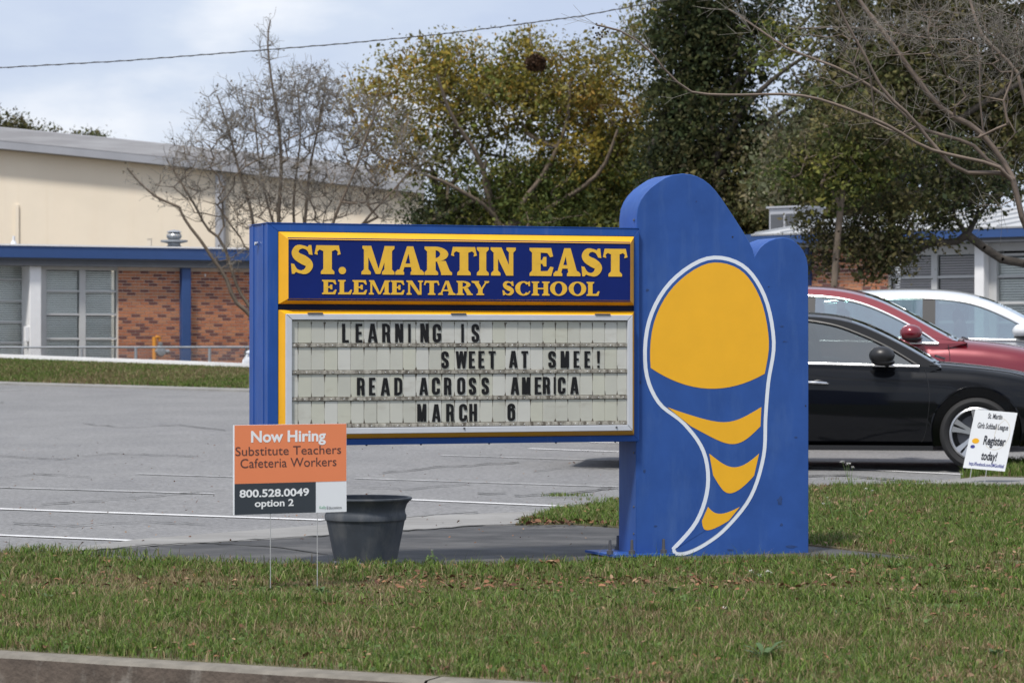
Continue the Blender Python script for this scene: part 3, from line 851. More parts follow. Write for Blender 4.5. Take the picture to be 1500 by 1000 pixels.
# grime that has run at the joints
gm_ = MB()
for r in range(0, 5):
    for c in range(1, len(us)-1):
        if prnd.random() < .18: continue
        x, z = us[c], zc[r]+(.0 if r else -.004)
        w_g, up_, dn_ = prnd.uniform(.002, .0085), prnd.uniform(.014, .050), prnd.uniform(.016, .055)
        k_ = prnd.uniform(.3, 1.6)
        if r < 4: gm_.add([(x-w_g, YP-.0004, z-.009), (x+w_g*k_, YP-.0004, z-.009), (x+w_g*.3, YP-.0004, z-.009-dn_*.4), (x, YP-.0004, z-.009-dn_)], [(0, 3, 2, 1)])
        if r: gm_.add([(x-w_g*k_, YP-.0004, z+.009), (x+w_g, YP-.0004, z+.009), (x, YP-.0004, z+.009+up_*.7)], [(0, 1, 2)])
gm_.build('grime', M['panel_dirt'], mark, kind='stuff')
ROWS = [
 (474.2, 501.4, [('L', 502.3, 512.2), ('E', 522, 532), ('A', 540, 554), ('R', 561, 572.6), ('N', 580, 591.6), ('I', 599.2, 602.8), ('N', 617, 629), ('G', 635, 647.5), ('I', 677, 680.8), ('S', 692, 703.2)]),
 (514, 539.2, [('S', 647.5, 658.6), ('W', 668.8, 685.2), ('E', 688, 697.2), ('E', 702, 711), ('T', 717, 727.4), ('A', 747, 759.7), ('T', 765, 775), ('S', 804.5, 815.7), ('M', 822.6, 835), ('E', 841.6, 850.2), ('E', 857.5, 866.2), ('!', 876, 880.2)]),
 (552.4, 578, [('R', 524, 535.4), ('E', 541.7, 551), ('A', 558.8, 572.5), ('D', 578.7, 590.5), ('A', 615.4, 628.5), ('C', 633.9, 645.7), ('R', 651.6, 662.4), ('O', 671, 682.8), ('S', 688, 698.7), ('S', 706.7, 717.5),
            ('A', 749.4, 762), ('M', 766, 778), ('E', 784.6, 794.6), ('R', 796.4, 807.2), ('I', 812.5, 815.6), ('C', 818.6, 829.8), ('A', 836.6, 849.2)]),
 (591, 616.8, [('M', 612.4, 625.7), ('A', 633.9, 646.8), ('R', 654.8, 666.2), ('C', 673.8, 685.6), ('H', 688.6, 700), ('6', 744.7, 756)])]
for r, (yt, yb, row) in enumerate(ROWS):
    pm = 690
    z0, z1 = cabi.z(pm, yb), cabi.z(pm, yt)
    for ch, a, b in row:
        u0, u1 = cabi.u(a), cabi.u(b); H = 26.5
        polys = gothic_glyph(ch, b-a, H, 4.5)
        glyph_mesh('message_letter', polys, u0, z0+prnd.uniform(-.0012, .0012), (u1-u0)/(b-a), (z1-z0)/H, .0014, YP-.0035, M['letter_black'], mark)

# tall board
outline_px = [(931.5, 816.5), (931.8, 600), (932, 340), (932.3, 318), (934, 304), (938.5, 293), (944.5, 284), (953, 275), (964, 267), (974, 260.5), (985, 256.4), (1000, 254.3), (1012, 255.6), (1021, 258.4),
              (1031, 263.5), (1040, 270.5), (1049, 280), (1058, 292), (1072, 313), (1087, 336), (1099, 357), (1103, 366), (1105.3, 375.5), (1108, 370.5), (1113, 363), (1119, 357.5), (1127, 352.6), (1137, 349), (1147, 347.8), (1156, 349.3),
              (1164, 353.2), (1171, 359.5), (1177, 367.5), (1181.5, 377.5), (1184, 390), (1184.5, 500), (1184.5, 813.5)]
brd = [board_f.uz(x, y) for x, y in outline_px]
zbase = (brd[0][1]+brd[-1][1])/2
brd[0] = (brd[0][0], zbase); brd[-1] = (brd[-1][0], zbase)
BD = .265
mb = MB(); mb.prism(brd, 0, BD)
board = mb.build('rounded_board', M['blue'], sign)
bv = board.modifiers.new('bevel', 'BEVEL'); bv.width = .004; bv.segments = 2; bv.limit_method = 'ANGLE'; bv.angle_limit = radians(50)
me = board.data
me.polygons.foreach_set('use_smooth', [True]*len(me.polygons)); me.set_sharp_from_angle(angle=radians(35))
for z in (2.0, 1.5, .95, .62, .30, .14):
    sc_ = link('edge_screw', MB().lathe([(0, -.003), (.006, -.003), (.007, .002)], 8, 'y').mesh('edge_screw', M['alu_dark'], True), board, (brd[0][0]-.001, .03, z))
    sc_.rotation_euler = (0, 0, radians(-90))
# base plate with anchor bolts
bp = MB().box(brd[0][0]-.17, brd[0][0]+.22, -.075, BD+.12, .010, .024)
bp.build('base_plate', M['blue_side'], sign)
bolt = MB().lathe([(0, 0), (.021, 0), (.021, .022), (.011, .024), (.0085, .085), (0, .087)], 8, 'z').mesh('anchor_bolt', M['alu_dark'], 30)
for px, off in ((893.6, .0), (925.6, -.045), (972, -.045), (905, BD+.08)):
    link('anchor_bolt', bolt, sign, (board_f.u(px, off), off, .024))
# plain stand-in shapes for the artwork on the board: discs and bands, yellow edged in white
def shape(name, pts, m, y):
    q = [board_f.uz(x, yy) for x, yy in pts]
    MB().prism(q, y, .004).build(name, m, board)
drop = [(984, 802), (1018, 762), (1034, 712), (1028, 662), (1000, 622), (962, 590), (943, 540), (948, 470), (980, 412), (1035, 376), (1088, 386), (1122, 432), (1136, 500), (1128, 560), (1124, 610), (1121, 668), (1102, 728), (1066, 774), (1034, 799), (1006, 812), (988, 812), (984, 802)]
outer = smooth_path(drop, 5)[:-1]
def rowx(y, inset):
    xs_ = []
    for (x0, y0), (x1, y1) in zip(outer, outer[1:]+outer[:1]):
        if (y0 > y) != (y1 > y): xs_.append(x0+(x1-x0)*(y-y0)/(y1-y0))
    return (min(xs_)+inset, max(xs_)-inset) if len(xs_) >= 2 else None
def inset_poly(d):
    out = []; n = len(outer)
    for i in range(n):
        a, b = outer[i-1], outer[(i+1) % n]
        dx, dy = b[0]-a[0], b[1]-a[1]; l = math.hypot(dx, dy) or 1
        out.append((outer[i][0]-dy/l*d, outer[i][1]+dx/l*d))
    return out
_t = inset_poly(5)
ins = 1 if sum(p[0] for p in _t if p[1] < 600 and p[0] > 1100) < sum(p[0] for p in outer if p[1] < 600 and p[0] > 1100) else -1
shape('emblem_border', outer, M['emblem_white'], -.0012)
shape('emblem_field', inset_poly(5.5*ins), M['blue'], -.0024)
def stripe_band(ya, yb, sag_a, sag_b):
    n = 26; up_, dn_ = [], []
    def edge(y0, sag):
        out = []
        for i in range(n+1):
            t = i/n; y = y0
            for _ in range(4):
                r = rowx(y, 10)
                x = r[0]+(r[1]-r[0])*t
                y = y0+sag*(1-(2*t-1)**2)
            out.append((x, y))
        return out
    shape('emblem_shape', edge(ya, sag_a)+edge(yb, sag_b)[::-1], M['emblem_yellow'], -.0036)
# top cap follows the outline
cap = [p for p in inset_poly(10*ins) if p[1] < 548]
ia = min(range(len(cap)), key=lambda i: (cap[i][0], 0) if cap[i][1] > 500 else (9e9, 0))
left_ = sorted([p for p in cap if p[0] < 1048], key=lambda p: -p[1]); right_ = sorted([p for p in cap if p[0] >= 1048], key=lambda p: p[1])
yl, yr = left_[0][1], right_[-1][1]
sag = [(left_[0][0]+(right_[-1][0]-left_[0][0])*i/16, yl+(yr-yl)*i/16+26*(1-(2*i/16-1)**2)) for i in range(15, 0, -1)]
shape('emblem_shape', left_+right_+sag, M['emblem_yellow'], -.0036)
stripe_band(596, 624, 22, 26)
stripe_band(664, 696, 20, 26)
stripe_band(742, 762, 10, 14)

# scuffs and chips in the board's paint
M['scuff'] = mat('scuff', (.016, .05, .17), .7, var=.4, scale=40)
M['chip'] = mat('paint_chip', (.02, .02, .022), .8, var=.2)
for px, py, rx, ry, nm in ((1145, 478, 3, 1.4, 'scuff'), (1150, 500, 4, 1.2, 'scuff'), (1142, 733, 4, 7, 'scuff'), (1145, 768, 2.5, 2.5, 'scuff'), (1073, 347, 1.3, 1.3, 'chip'), (1180, 594, 1.4, 1.4, 'chip'), (944, 690, 2, 3, 'scuff'), (1166, 640, 3, 1.5, 'scuff'),
        (948, 425, 2.6, 2.0, 'scuff'), (1020, 295, 1.6, 1.0, 'scuff'), (960, 770, 3, 1.5, 'scuff'), (1160, 800, 8, 2, 'scuff'), (1070, 805, 6, 1.8, 'scuff'), (938, 560, 1.4, 3, 'scuff'), (1126, 420, 1.0, .9, 'chip')):
    pts = [(px+rx*cos(2*pi*i/11)*random.uniform(.6, 1.25), py+ry*sin(2*pi*i/11)*random.uniform(.6, 1.25)) for i in range(11)]
    shape('scuff_mark', pts, M[nm], -.0009)

# ------------------------------------------------------------------ hiring yard sign
YA, YB_ = Vector(((342-750)/4200*14.58, 14.58, 0)), Vector(((507.6-750)/4200*14.89, 14.89, 0))
ang = atan2(YB_.y-YA.y, YB_.x-YA.x)
yf = Face(YA, ang)
ysr = empty('yard_sign', YA, ang, 'orange and dark grey hiring yard sign on wire stakes before the planter', 'sign')
w_ = yf.u(507.6)
zt2 = (yf.z(342, 619.2)+yf.z(507, 623.0))/2; zb3 = (yf.z(342, 751)+yf.z(507, 752.2))/2
zm = (yf.z(342, 705.6)+yf.z(507, 707.0))/2
xd = yf.u(462.5)
pan = MB().box(0, w_, 0, .006, zb3, zt2).build('sign_panel', M['whiteprint'], ysr)
pr = lambda nm, x0, x1, z0, z1, m: MB().box(x0, x1, -.0008, .001, z0, z1).build(nm, m, pan)
pr('orange_field', .006, w_-.0015, zm, zt2-.0015, M['orange'])
pr('dark_field', .006, xd, zb3+.0015, zm-.0002, M['slate'])
YT = -.0018
text_on('lettering', 'Now Hiring', yf, 367.5, 477, 646.9, 630.0, 'H', YT, M['print_white'], pan, offset=.028)
text_on('lettering', 'Substitute Teachers', yf, 344.7, 499.5, 665.6, 653.0, 'T', YT, M['print_brown'], pan)
text_on('lettering', 'Cafeteria Workers', yf, 352, 492.6, 683.6, 670.4, 'W', YT, M['print_brown'], pan)
text_on('lettering', '800.528.0049', yf, 350.7, 452.5, 727.2, 715.6, '0', YT, M['print_white'], pan, offset=.026)
text_on('lettering', 'option 2', yf, 373, 430, 741.3, 730.8, '2', YT, M['print_white'], pan, offset=.022)
text_on('lettering', 'Kelly', yf, 467.8, 477.6, 744.6, 740.4, 'K', YT, M['print_green'], pan)
text_on('lettering', 'Education', yf, 478.6, 500.2, 744.9, 740.8, 'E', YT, M['slate'], pan)
for px in (396.3, 465.0):
    u = yf.u(px)
    MB().tube([(u, .003, -.12), (u+.001, .003, .1), (u, .003, zb3+.14)], .0024, 6).build('wire_stake', M['wire'], ysr)
MB().tube([(yf.u(396.3), .003, zb3-.06+.0), (yf.u(465), .003, zb3-.06)], .0024, 6).build('wire_rung', M['wire'], ysr) if False else None

# ------------------------------------------------------------------ planter
pg = ground_at(535.5, 826)
s_ = FPX/pg.y
pl = empty('planter', (pg.x, pg.y, -.0), 0, 'large empty dark grey plastic planter pot beside the hiring sign', 'planter')
H_ = (826-731)/s_
R = lambda px: px/s_
prof = [(0, 0), (R(44), 0), (R(47.5), .004), (R(48), R(4)), (R(46), R(6)), (R(57), R(62)), (R(57.5), R(64)), (R(59.5), R(66)), (R(60), R(72)), (R(58.5), R(75)), (R(58), R(80)), (R(60.5), R(88)), (R(64.5), R(93)), (R(68), R(95.5)),
        (R(68.3), R(97.5)), (R(67), R(98.5)), (R(63.5), R(98)), (R(58.5), R(90)), (R(55), R(70)), (R(53), R(64))]
MB().lathe(prof, 56).build('pot', M['planter'], pl, smooth=35)
MB().lathe([(R(53.4), R(70)), (R(30), R(71)), (0, R(70))], 28).build('potting_soil', M['soil'], pl, smooth=True)

# ------------------------------------------------------------------ softball league sign
YS = 24.6
c4 = [at(1429, 599.2, YS), at(1492, 603, YS-.03), at(1472, 690.2, YS-.03), at(1410.6, 684.8, YS)]
org = c4[3]
ex = (c4[2]-c4[3]); ez = (c4[0]-c4[3])
sbr = empty('yard_sign', (org.x, org.y, lot_z(YS)), 0, 'small tilted white softball league sign in front of the black car wheel', 'sign')
off0 = Vector((0, 0, org.z-lot_z(YS)))
def sb(u, v, d=0.0):    # unit coordinates on the leaning panel
    p = off0 + ex*u + ez*v; return (p.x, p.y-d, p.z)
mb = MB(); mb.add([sb(0, 0), sb(1, 0), sb(1, 1), sb(0, 1), sb(0, 0, -.005), sb(1, 0, -.005), sb(1, 1, -.005), sb(0, 1, -.005)],
                  [(0, 1, 2, 3), (7, 6, 5, 4), (0, 4, 5, 1), (1, 5, 6, 2), (2, 6, 7, 3), (3, 7, 4, 0)])
spn = mb.build('sign_panel', M['whiteprint'], sbr)
def sb_text(txt, u0, u1, vb, vt, m, off=0.0, ref='H'):
    vs, fs = text_geo(txt, off)
    xs = [v[0] for v in vs]; a, b = min(xs), max(xs)
    rv, _ = text_geo(ref, off); cap = max(v[1] for v in rv); base = min(v[1] for v in rv)
    V = [sb(u0+(x-a)/(b-a)*(u1-u0), vb+(y-base)/(cap-base)*(vt-vb), .0015) for x, y in vs]
    MB().add(V, fs).build('lettering', m, spn)
sb_text('St. Martin', .33, .67, .865, .955, M['print_black'], .02)
sb_text('Girls Softball League', .13, .86, .69, .785, M['print_black'], .02)
sb_text('Register', .35, .87, .42, .575, M['print_black'], .03)
sb_text('today!', .37, .74, .16, .31, M['print_black'], .03)
sb_text('http://Facebook.com/SMGsoftball', .12, .95, .055, .115, M['print_blue'], .02)
mb = MB()
pts = [(.16+.085*cos(t), .47+.045*sin(t)) for t in [2*pi*i/18 for i in range(18)]]
mb.add([sb(u, v, .0012) for u, v in pts], [tuple(range(18))]); mb.build('round_mark', M['emblem_yellow'], spn)
mb = MB(); pts = [(.12+.055*cos(t), .37+.03*sin(t)) for t in [2*pi*i/18 for i in range(18)]]
mb.add([sb(u, v, .0012) for u, v in pts], [tuple(range(18))]); mb.build('round_mark', M['print_blue'], spn)
def ring_arc(cx, cy, ru, rv, a0, a1):   # faint ball seams printed behind the words
    n = 20; mb = MB()
    for i in range(n):
        t0, t1 = radians(a0+(a1-a0)*i/n), radians(a0+(a1-a0)*(i+1)/n)
        mb.add([sb(cx+ru*cos(t0), cy+rv*sin(t0), .0008), sb(cx+ru*cos(t1), cy+rv*sin(t1), .0008), sb(cx+(ru+.008)*cos(t1), cy+(rv+.006)*sin(t1), .0008), sb(cx+(ru+.008)*cos(t0), cy+(rv+.006)*sin(t0), .0008)], [(0, 1, 2, 3)])
    mb.build('ball_seam', M['seam'], spn)
M['seam'] = mat('seam_print', (.62, .55, .40), .6, var=0)
ring_arc(.62, .62, .30, .27, -130, 95)
ring_arc(1.0, .62, .42, .30, 130, 225)
for u in (.20, .56):
    p = sb(u, 0.05, -.004); q = (p[0]-.035, p[1]+.0, -.1)
    MB().tube([p, q], .0035, 6).build('wire_stake', M['wire'], sbr)
# ------------------------------------------------------------------ buildings
def make_wing(name, label, P0, P1, ulo, uhi, zfloor, zeave, fasc):
    ang = atan2(P1[1]-P0[1], P1[0]-P0[0])
    f = Face((P0[0], P0[1], 0), ang)
    r = empty(name, (P0[0], P0[1], 0), ang, label, 'building')
    return r, f

def brick_field(f, root, ua, ub, za, zb, individual, vis=None, budget=[0]):
    """running bond of separate bricks in front of the mortar face; individual(u,z) says which become parts"""
    LB, HB, J = .203, .0677, .0135
    meshes = []
    for m in M['brick']:
        meshes.append(MB().bbox(0, LB-J, -.012, .01, 0, HB-J, .002).mesh('brick', m))
    rest = MB(); rest_m = []
    rnd = random.Random(int(ua*100)+17)
    nrow = int((zb-za)/HB)
    cand = []
    for j in range(nrow):
        z = za + j*HB
        o = -LB/2 if j % 2 else 0.0
        i = 0; u = ua+o
        while u < ub-.02:
            x0, x1 = max(u, ua), min(u+LB-J, ub)
            if x1-x0 > .03:
                k = rnd.random()
                mi = 3 if ((i+(j//2)*2+(j % 2)) % 3 == 0 and k < .72) or k > .955 else (0, 1, 2, 4)[rnd.randrange(4)]
                cand.append((x0, x1, z, mi, rnd.uniform(-.0015, .0015)))
            u += LB; i += 1
    ind = [c for c in cand if individual(c[0], c[2]) and c[1]-c[0] > .18]
    ind = ind[:290]; si = set(id(c) for c in ind)
    for c in ind:
        o = link('brick', meshes[c[3]], root, (c[0], c[4], c[2]))
    for c in cand:
        if id(c) in si: continue
        rest.cur = c[3]
        rest.bbox(c[0], c[1], -.012+c[4], .01, c[2], c[2]+HB-J, .002)
    rest.build('brickwork', M['brick'], root, kind='stuff')

def window_bay(root, f, px0, px1, pyt, pyb, mull_px, muntins, wframe, off=.06, blind='blind', zb=None, sill=None):
    """window set 6 cm behind the face: frame > mullions, muntins; panes with blinds"""
    u0, u1 = f.u(px0, off), f.u(px1, off); pm = (px0+px1)/2
    z1 = f.z(pm, pyt, off); z0 = f.z(pm, pyb, off) if zb is None else zb
    w = MB()
    fw = .045
    w.box(u0, u0+fw, off-.03, off+.03, z0, z1); w.box(u1-fw, u1, off-.03, off+.03, z0, z1)
    w.box(u0+fw, u1-fw, off-.03, off+.03, z1-fw, z1); w.box(u0+fw, u1-fw, off-.03, off+.03, z0, z0+fw)
    win = w.build('window', wframe, root)
    us_ = [u0+fw]
    for a, b in mull_px:
        ma, mbb = f.u(a, off), f.u(b, off)
        MB().box(ma, mbb, off-.045, off+.03, z0+fw, z1-fw).build('mullion', wframe, win)
        us_ += [ma, mbb]
    us_.append(u1-fw)
    zs = [z0+fw] + sorted(f.z(pm, m, off) for m in muntins) + [z1-fw]
    zs = [z for z in zs if z0+fw-1e-6 <= z <= z1-fw+1e-6]
    for k in range(0, len(us_), 2):
        a, b = us_[k], us_[k+1]
        for z in zs[1:-1]:
            MB().box(a, b, off-.035, off+.025, z-.022, z+.022).build('muntin', wframe, win)
        for q in range(len(zs)-1):
            lo, hi = zs[q]+(.022 if q else 0), zs[q+1]-(.022 if q < len(zs)-2 else 0)
            MB().box(a, b, off+.0, off+.004, lo, hi).build('pane', M['pane'], win)
            mb = MB(); z = lo+.012; rr = random.Random(int(a*31+q*7))
            tilt = rr.uniform(.016, .020)
            while z < hi-.01:
                s_ = rr.uniform(-.0008, .0008)
                mb.add([(a+.02, off+.030, z-tilt+s_), (b-.02, off+.030, z-tilt-s_), (b-.02, off+.038, z+tilt-s_), (a+.02, off+.038, z+tilt+s_)], [(0, 1, 2, 3)])
                z += .047
            mb.build('blind', M[blind], win, kind='stuff')
    return win, (u0, u1, z0, z1)

# left wing
LP0, LP1 = (-750/4200*61, 61.0), (-385/4200*63.7, 63.7)
lw, lf = make_wing('classroom_wing', 'low brick classroom wing with white framed windows and blue roof edge, left of the sign', LP0, LP1, -9, 7.2, .1, 3.3, None)
ZE = (lf.z(0, 359.5)+lf.z(365, 366.5))/2       # top of the fascia
ZW = ZE-.42                                     # top of the wall
UC = lf.u(409)                                  # inside corner
ub0, ub1 = lf.u(173), UC
zf_ = .10
# core walls (mortar coloured behind the bricks), interior, roof
MB().box(ub0, ub1, .0, .25, zf_, ZW).build('wall', M['mortar'], lw)
MB().box(lf.u(64), ub0, .42, .5, zf_, ZW).build('inner_wall', M['room'], lw)
MB().box(-9, lf.u(64), .9, 1.0, zf_, ZW).build('inner_wall', M['room'], lw)
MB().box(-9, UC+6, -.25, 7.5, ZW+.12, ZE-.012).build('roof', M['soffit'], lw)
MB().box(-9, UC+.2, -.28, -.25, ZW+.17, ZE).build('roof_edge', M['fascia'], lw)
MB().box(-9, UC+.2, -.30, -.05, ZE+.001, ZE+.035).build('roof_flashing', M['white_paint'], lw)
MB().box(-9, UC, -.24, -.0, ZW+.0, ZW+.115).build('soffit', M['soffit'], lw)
# wall head above windows
hz = lf.z(120, 393)
MB().box(lf.u(66), ub0-.002, .01, .12, hz, ZW).build('window_head', M['grey_paint'], lw)
brick_field(lf, lw, ub0+.005, ub1, .12, ZW-.002, lambda u, z: lf.u(173) <= u <= lf.u(353) and 1.30 < z < 2.75)
window_bay(lw, lf, 64.5, 172.5, 393, 529, [(115.5, 124.5)], [426.5, 460.5, 496], M['grey_paint'], off=.08)
MB().box(lf.u(64.5), lf.u(172.5), .02, .2, zf_, lf.z(120, 529, .08)).build('window_apron', M['grey_paint'], lw)
window_bay(lw, lf, -130, 42, 383, 529, [(-50, -42)], [409, 440.5, 471.5, 502], M['grey_paint'], off=.45)
MB().box(-9, lf.u(42), .42, .6, zf_, lf.z(20, 529, .45)).build('window_apron', M['grey_paint'], lw)
MB().box(-9, lf.u(42), .40, .55, lf.z(20, 383, .45), ZW).build('window_head', M['grey_paint'], lw)
# white column, blue posts
MB().bbox(lf.u(41), lf.u(58), -.12, .42, zf_, ZW, .012).build('column', M['white_paint'], lw)
MB().box(lf.u(58)+.002, lf.u(66), -.0, .4, zf_, ZW).build('column_return_shade', M['grey_paint'], lw)  # side of the white column, its shade painted in as grey
MB().bbox(lf.u(263), lf.u(276), -.16, -.014, zf_, ZW, .008).build('post', M['fascia'], lw)
# thin white conduit under the eave, with clips
MB().tube([(-9, -.10, lf.z(0, 384, -.1)), (lf.u(60), -.10, lf.z(60, 381.5, -.1)), (lf.u(260), -.10, lf.z(260, 379.8, -.1)), (UC-.1, -.1, lf.z(390, 381, -.1))], .014, 6).build('conduit', M['white_paint'], lw)
for px in (74, 202): MB().box(lf.u(px)-.012, lf.u(px)+.012, -.12, .0, lf.z(px, 385), lf.z(px, 376)).build('conduit_clip', M['grey_paint'], lw)
# small electric box on the column
MB().bbox(lf.u(34.5), lf.u(41)-.004, -.1, .0, lf.z(36, 500), lf.z(36, 478), .01).build('switch_box', M['white_paint'], lw)
MB().box(lf.u(299.3), lf.u(300.8), -.03, -.014, lf.z(300, 405), lf.z(300, 401)).build('wall_tag', M['white_paint'], lw)

# things on the left roof
def on_face(f, px, off, z):
    u = f.u(px, off); return (f.P.x + f.c*u - f.s*off, f.P.y + f.s*u + f.c*off, z)
p = on_face(lf, 255, .4, ZE+.03)
v = empty('roof_vent', p, 0, 'domed galvanised turbine vent on the low roof beside the bare tree', 'vent')
MB().lathe([(.20, 0), (.14, .06), (.14, .10), (.30, .13), (.30, .17)], 20).build('vent_base', M['metal_grey'], v, smooth=30)
mb = MB()
for i in range(16):
    a = 2*pi*i/16
    pts = []
    for j in range(6):
        t = j/5; rr = .11+.06*sin(pi*t); aa = a+.25*t
        pts.append((rr*cos(aa), rr*sin(aa), .17+.18*t)); pts.append((rr*cos(aa+.3), rr*sin(aa+.3), .17+.18*t))
    mb.add(pts, [(2*j, 2*j+1, 2*j+3, 2*j+2) for j in range(5)])
mb.lathe([(.17, .345), (.12, .38), (0, .40)], 16)
mb.build('vent_turbine', M['metal_grey'], v)
p = on_face(lf, 20, 1.2, ZE+.0)
v = empty('roof_vent', p, 0, 'white cone flashing with a short pipe on the low roof at far left', 'vent')
MB().lathe([(.12, 0), (.055, .12), (.045, .16)], 16).build('cone', M['white_paint'], v, smooth=True)
MB().lathe([(.03, .14), (.03, .26), (0, .262)], 12).build('pipe', M['white_paint'], v, smooth=40)
p = on_face(lf, 219, 1.0, ZE+.0)
v = empty('roof_vent', p, 0, 'small square tan vent stub on the low roof left of the turbine vent', 'vent')
MB().bbox(-.045, .045, -.045, .045, 0, .24, .008).build('stub', M['siding'], v)
MB().box(-.055, .055, -.055, .055, .241, .26).build('cap', M['siding'], v)

# gas meter with its yellow riser
p = on_face(lf, 226, -.25, .1)
gm = empty('gas_meter', p, lf.ang, 'grey gas meter on a yellow pipe at the foot of the brick wall', 'gas meter')
zt = lf.z(226, 493, -.25)-.1
MB().tube([(0, 0, 0), (0, 0, zt)], .045, 8).build('riser', M['pipe_yellow'], gm, smooth=40)
MB().tube([(0, 0, zt-.05), (.06, 0, zt+.0), (.12, 0, zt-.01), (.13, 0, zt-.09)], .03, 8).build('elbow', M['pipe_yellow'], gm, smooth=40)
zq = lf.z(236, 514, -.25)-.1
mb = MB().lathe([(0, -.08), (.10, -.07), (.13, 0), (.10, .07), (0, .08)], 14, 'y', (.14, 0, zq))
mb.build('meter_body', M['metal_grey'], gm, smooth=40)
MB().tube([(.0, 0, zq), (.05, 0, zq)], .05, 8).tube([(.22, 0, zq-.01), (.34, 0, zq-.01)], .045, 8).build('meter_pipe', M['metal_grey'], gm, smooth=40)
MB().lathe([(0, .12), (.05, .12), (.06, .18), (0, .20)], 10, 'z', (.14, 0, zq)).build('meter_cap', M['metal_grey'], gm, smooth=40)

# chain-link fence behind the bank
fA, fB = Vector((-14.0, 58.9, 0)), Vector((-4.75, 61.2, 0))
ff = Face(fA, atan2(fB.y-fA.y, fB.x-fA.x))
ffl = (fB-fA).length
fence = empty('chain_link_fence', fA, ff.ang, 'low galvanised chain link fence between the bank and the classroom wing', 'fence')
ztop = ff.z(180, 508.3)
MB().tube([(0, 0, ztop), (ffl*.5, 0, ztop-.004), (ffl, 0, ztop)], .022, 8).build('top_rail', M['metal_grey'], fence, smooth=40)
for px in (-60, 33, 120, 199, 307):
    u = ff.u(px)
    MB().tube([(u, .0, .1), (u, 0, ztop-.02)], .034 if px in (199, 307) else .026, 8).build('fence_post', M['metal_grey'], fence, smooth=40)
mb = MB(); z0 = .35; hh = ztop-.02-z0; stp = .062; n_ = int((ffl+hh)/stp)
for i in range(n_):
    for sg in (0, 1):
        a = -hh + i*stp if sg == 0 else i*stp
        b = a+hh if sg == 0 else a-hh
        za, zb_2 = z0, z0+hh
        x0, x1 = a, b
        # clip to the run
        def cl(x, xx0, xx1): return z0+hh*(x-xx0)/(xx1-xx0)
        if min(x0, x1) > ffl or max(x0, x1) < 0: continue
        if x0 < 0: za = cl(0, x0, x1); x0c = 0
        elif x0 > ffl: za = cl(ffl, x0, x1); x0c = ffl
        else: x0c = x0
        if x1 < 0: zb_2 = cl(0, x0, x1); x1c = 0
        elif x1 > ffl: zb_2 = cl(ffl, x0, x1); x1c = ffl
        else: x1c = x1
        r_ = .0026
        mb.add([(x0c-r_, -.002*sg, za), (x0c+r_, -.002*sg, za), (x1c+r_, -.002*sg, zb_2), (x1c-r_, -.002*sg, zb_2)], [(0, 1, 2, 3)])
mb.build('wire_mesh', M['metal_grey'], fence, kind='stuff')

# right wing
RP0, RP1 = (5.5, 55.0), (9.232, 51.7)
rw, rf = make_wing('classroom_wing', 'low brick classroom wing with pale metal roof behind the parked cars on the right', RP0, RP1, 0, 0, 0, 0, None)
ZR = (rf.z(1190, 342.5)+rf.z(1480, 333))/2
ZRW = ZR-.27
uc = rf.u(380) if False else -(14.2)
UE = 12.0
bL, bR = rf.u(1186), rf.u(1301)
MB().box(-14.0, bR, .0, .25, .2, ZRW).build('wall', M['mortar'], rw)
MB().box(bR, UE, .42, .5, .2, ZRW).build('inner_wall', M['room'], rw)
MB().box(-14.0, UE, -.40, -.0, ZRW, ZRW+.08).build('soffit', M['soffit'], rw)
MB().box(-14.0, UE, -.43, -.40, ZR-.185, ZR).build('roof_edge', M['fascia'], rw)
# pitched pale roof with standing ribs
zr1 = ZR+.55; dr = 3.6
rr_ = empty('roof'); rr_.parent = rw
RS = rf.u(1120)
MB().box(-14.0, RS, -.395, 7.2, ZRW+.082, ZR-.01).build('flat_roof', M['grey_paint'], rr_)
MB().add([(RS, -.45, ZR+.002), (UE, -.45, ZR+.002), (UE, dr, zr1), (RS, dr, zr1), (RS, 7.2, ZR), (UE, 7.2, ZR), (RS, -.44, ZR-.03), (UE, -.44, ZR-.03), (RS, 7.2, ZR-.05), (UE, 7.2, ZR-.05)],
         [(0, 1, 2, 3), (3, 2, 5, 4), (6, 7, 1, 0), (7, 6, 8, 9), (4, 5, 9, 8), (0, 3, 4, 8, 6), (1, 7, 9, 5, 2)]).build('roof_panel', M['white_roof'], rr_)
ribm = MB()
L_ = sqrt((dr+.45)**2+(zr1-ZR)**2)
ribm.box(0, .03, 0, L_, 0, .035)
ribme = ribm.mesh('roof_rib', M['white_roof'])
u = RS+.1
while u < UE:
    o = link('roof_rib', ribme, rr_, (u, -.45, ZR+.002)); o.rotation_euler = (atan2(zr1-ZR, dr+.45), 0, 0)
    u += .6
MB().box(rf.u(1302), UE, .01, .12, rf.z(1365, 370), ZRW).build('window_head', M['grey_paint'], rw)
def vis_r(u, z): return rf.u(1188) <= u <= rf.u(1300) and 2.0 < z < 3.0
brick_field(rf, rw, bL, bR-.005, .22, ZRW-.002, vis_r)
brick_field(rf, rw, bL-2.4, bL-.2, .22, ZRW-.002, lambda u, z: False)
MB().bbox(rf.u(1182), rf.u(1190), -.16, -.014, .2, ZRW, .008).build('post', M['fascia'], rw)
window_bay(rw, rf, 1302.5, 1433, 370, 500, [(1366, 1374.5)], [406, 443, 472], M['grey_paint'], off=.07, blind='blind_warm')
MB().box(rf.u(1302.5), rf.u(1433), .02, .2, .2, rf.z(1365, 500, .07)).build('window_apron', M['grey_paint'], rw)
MB().bbox(rf.u(1433), rf.u(1447), -.14, .30, .2, ZRW, .012).build('column', M['white_paint'], rw)
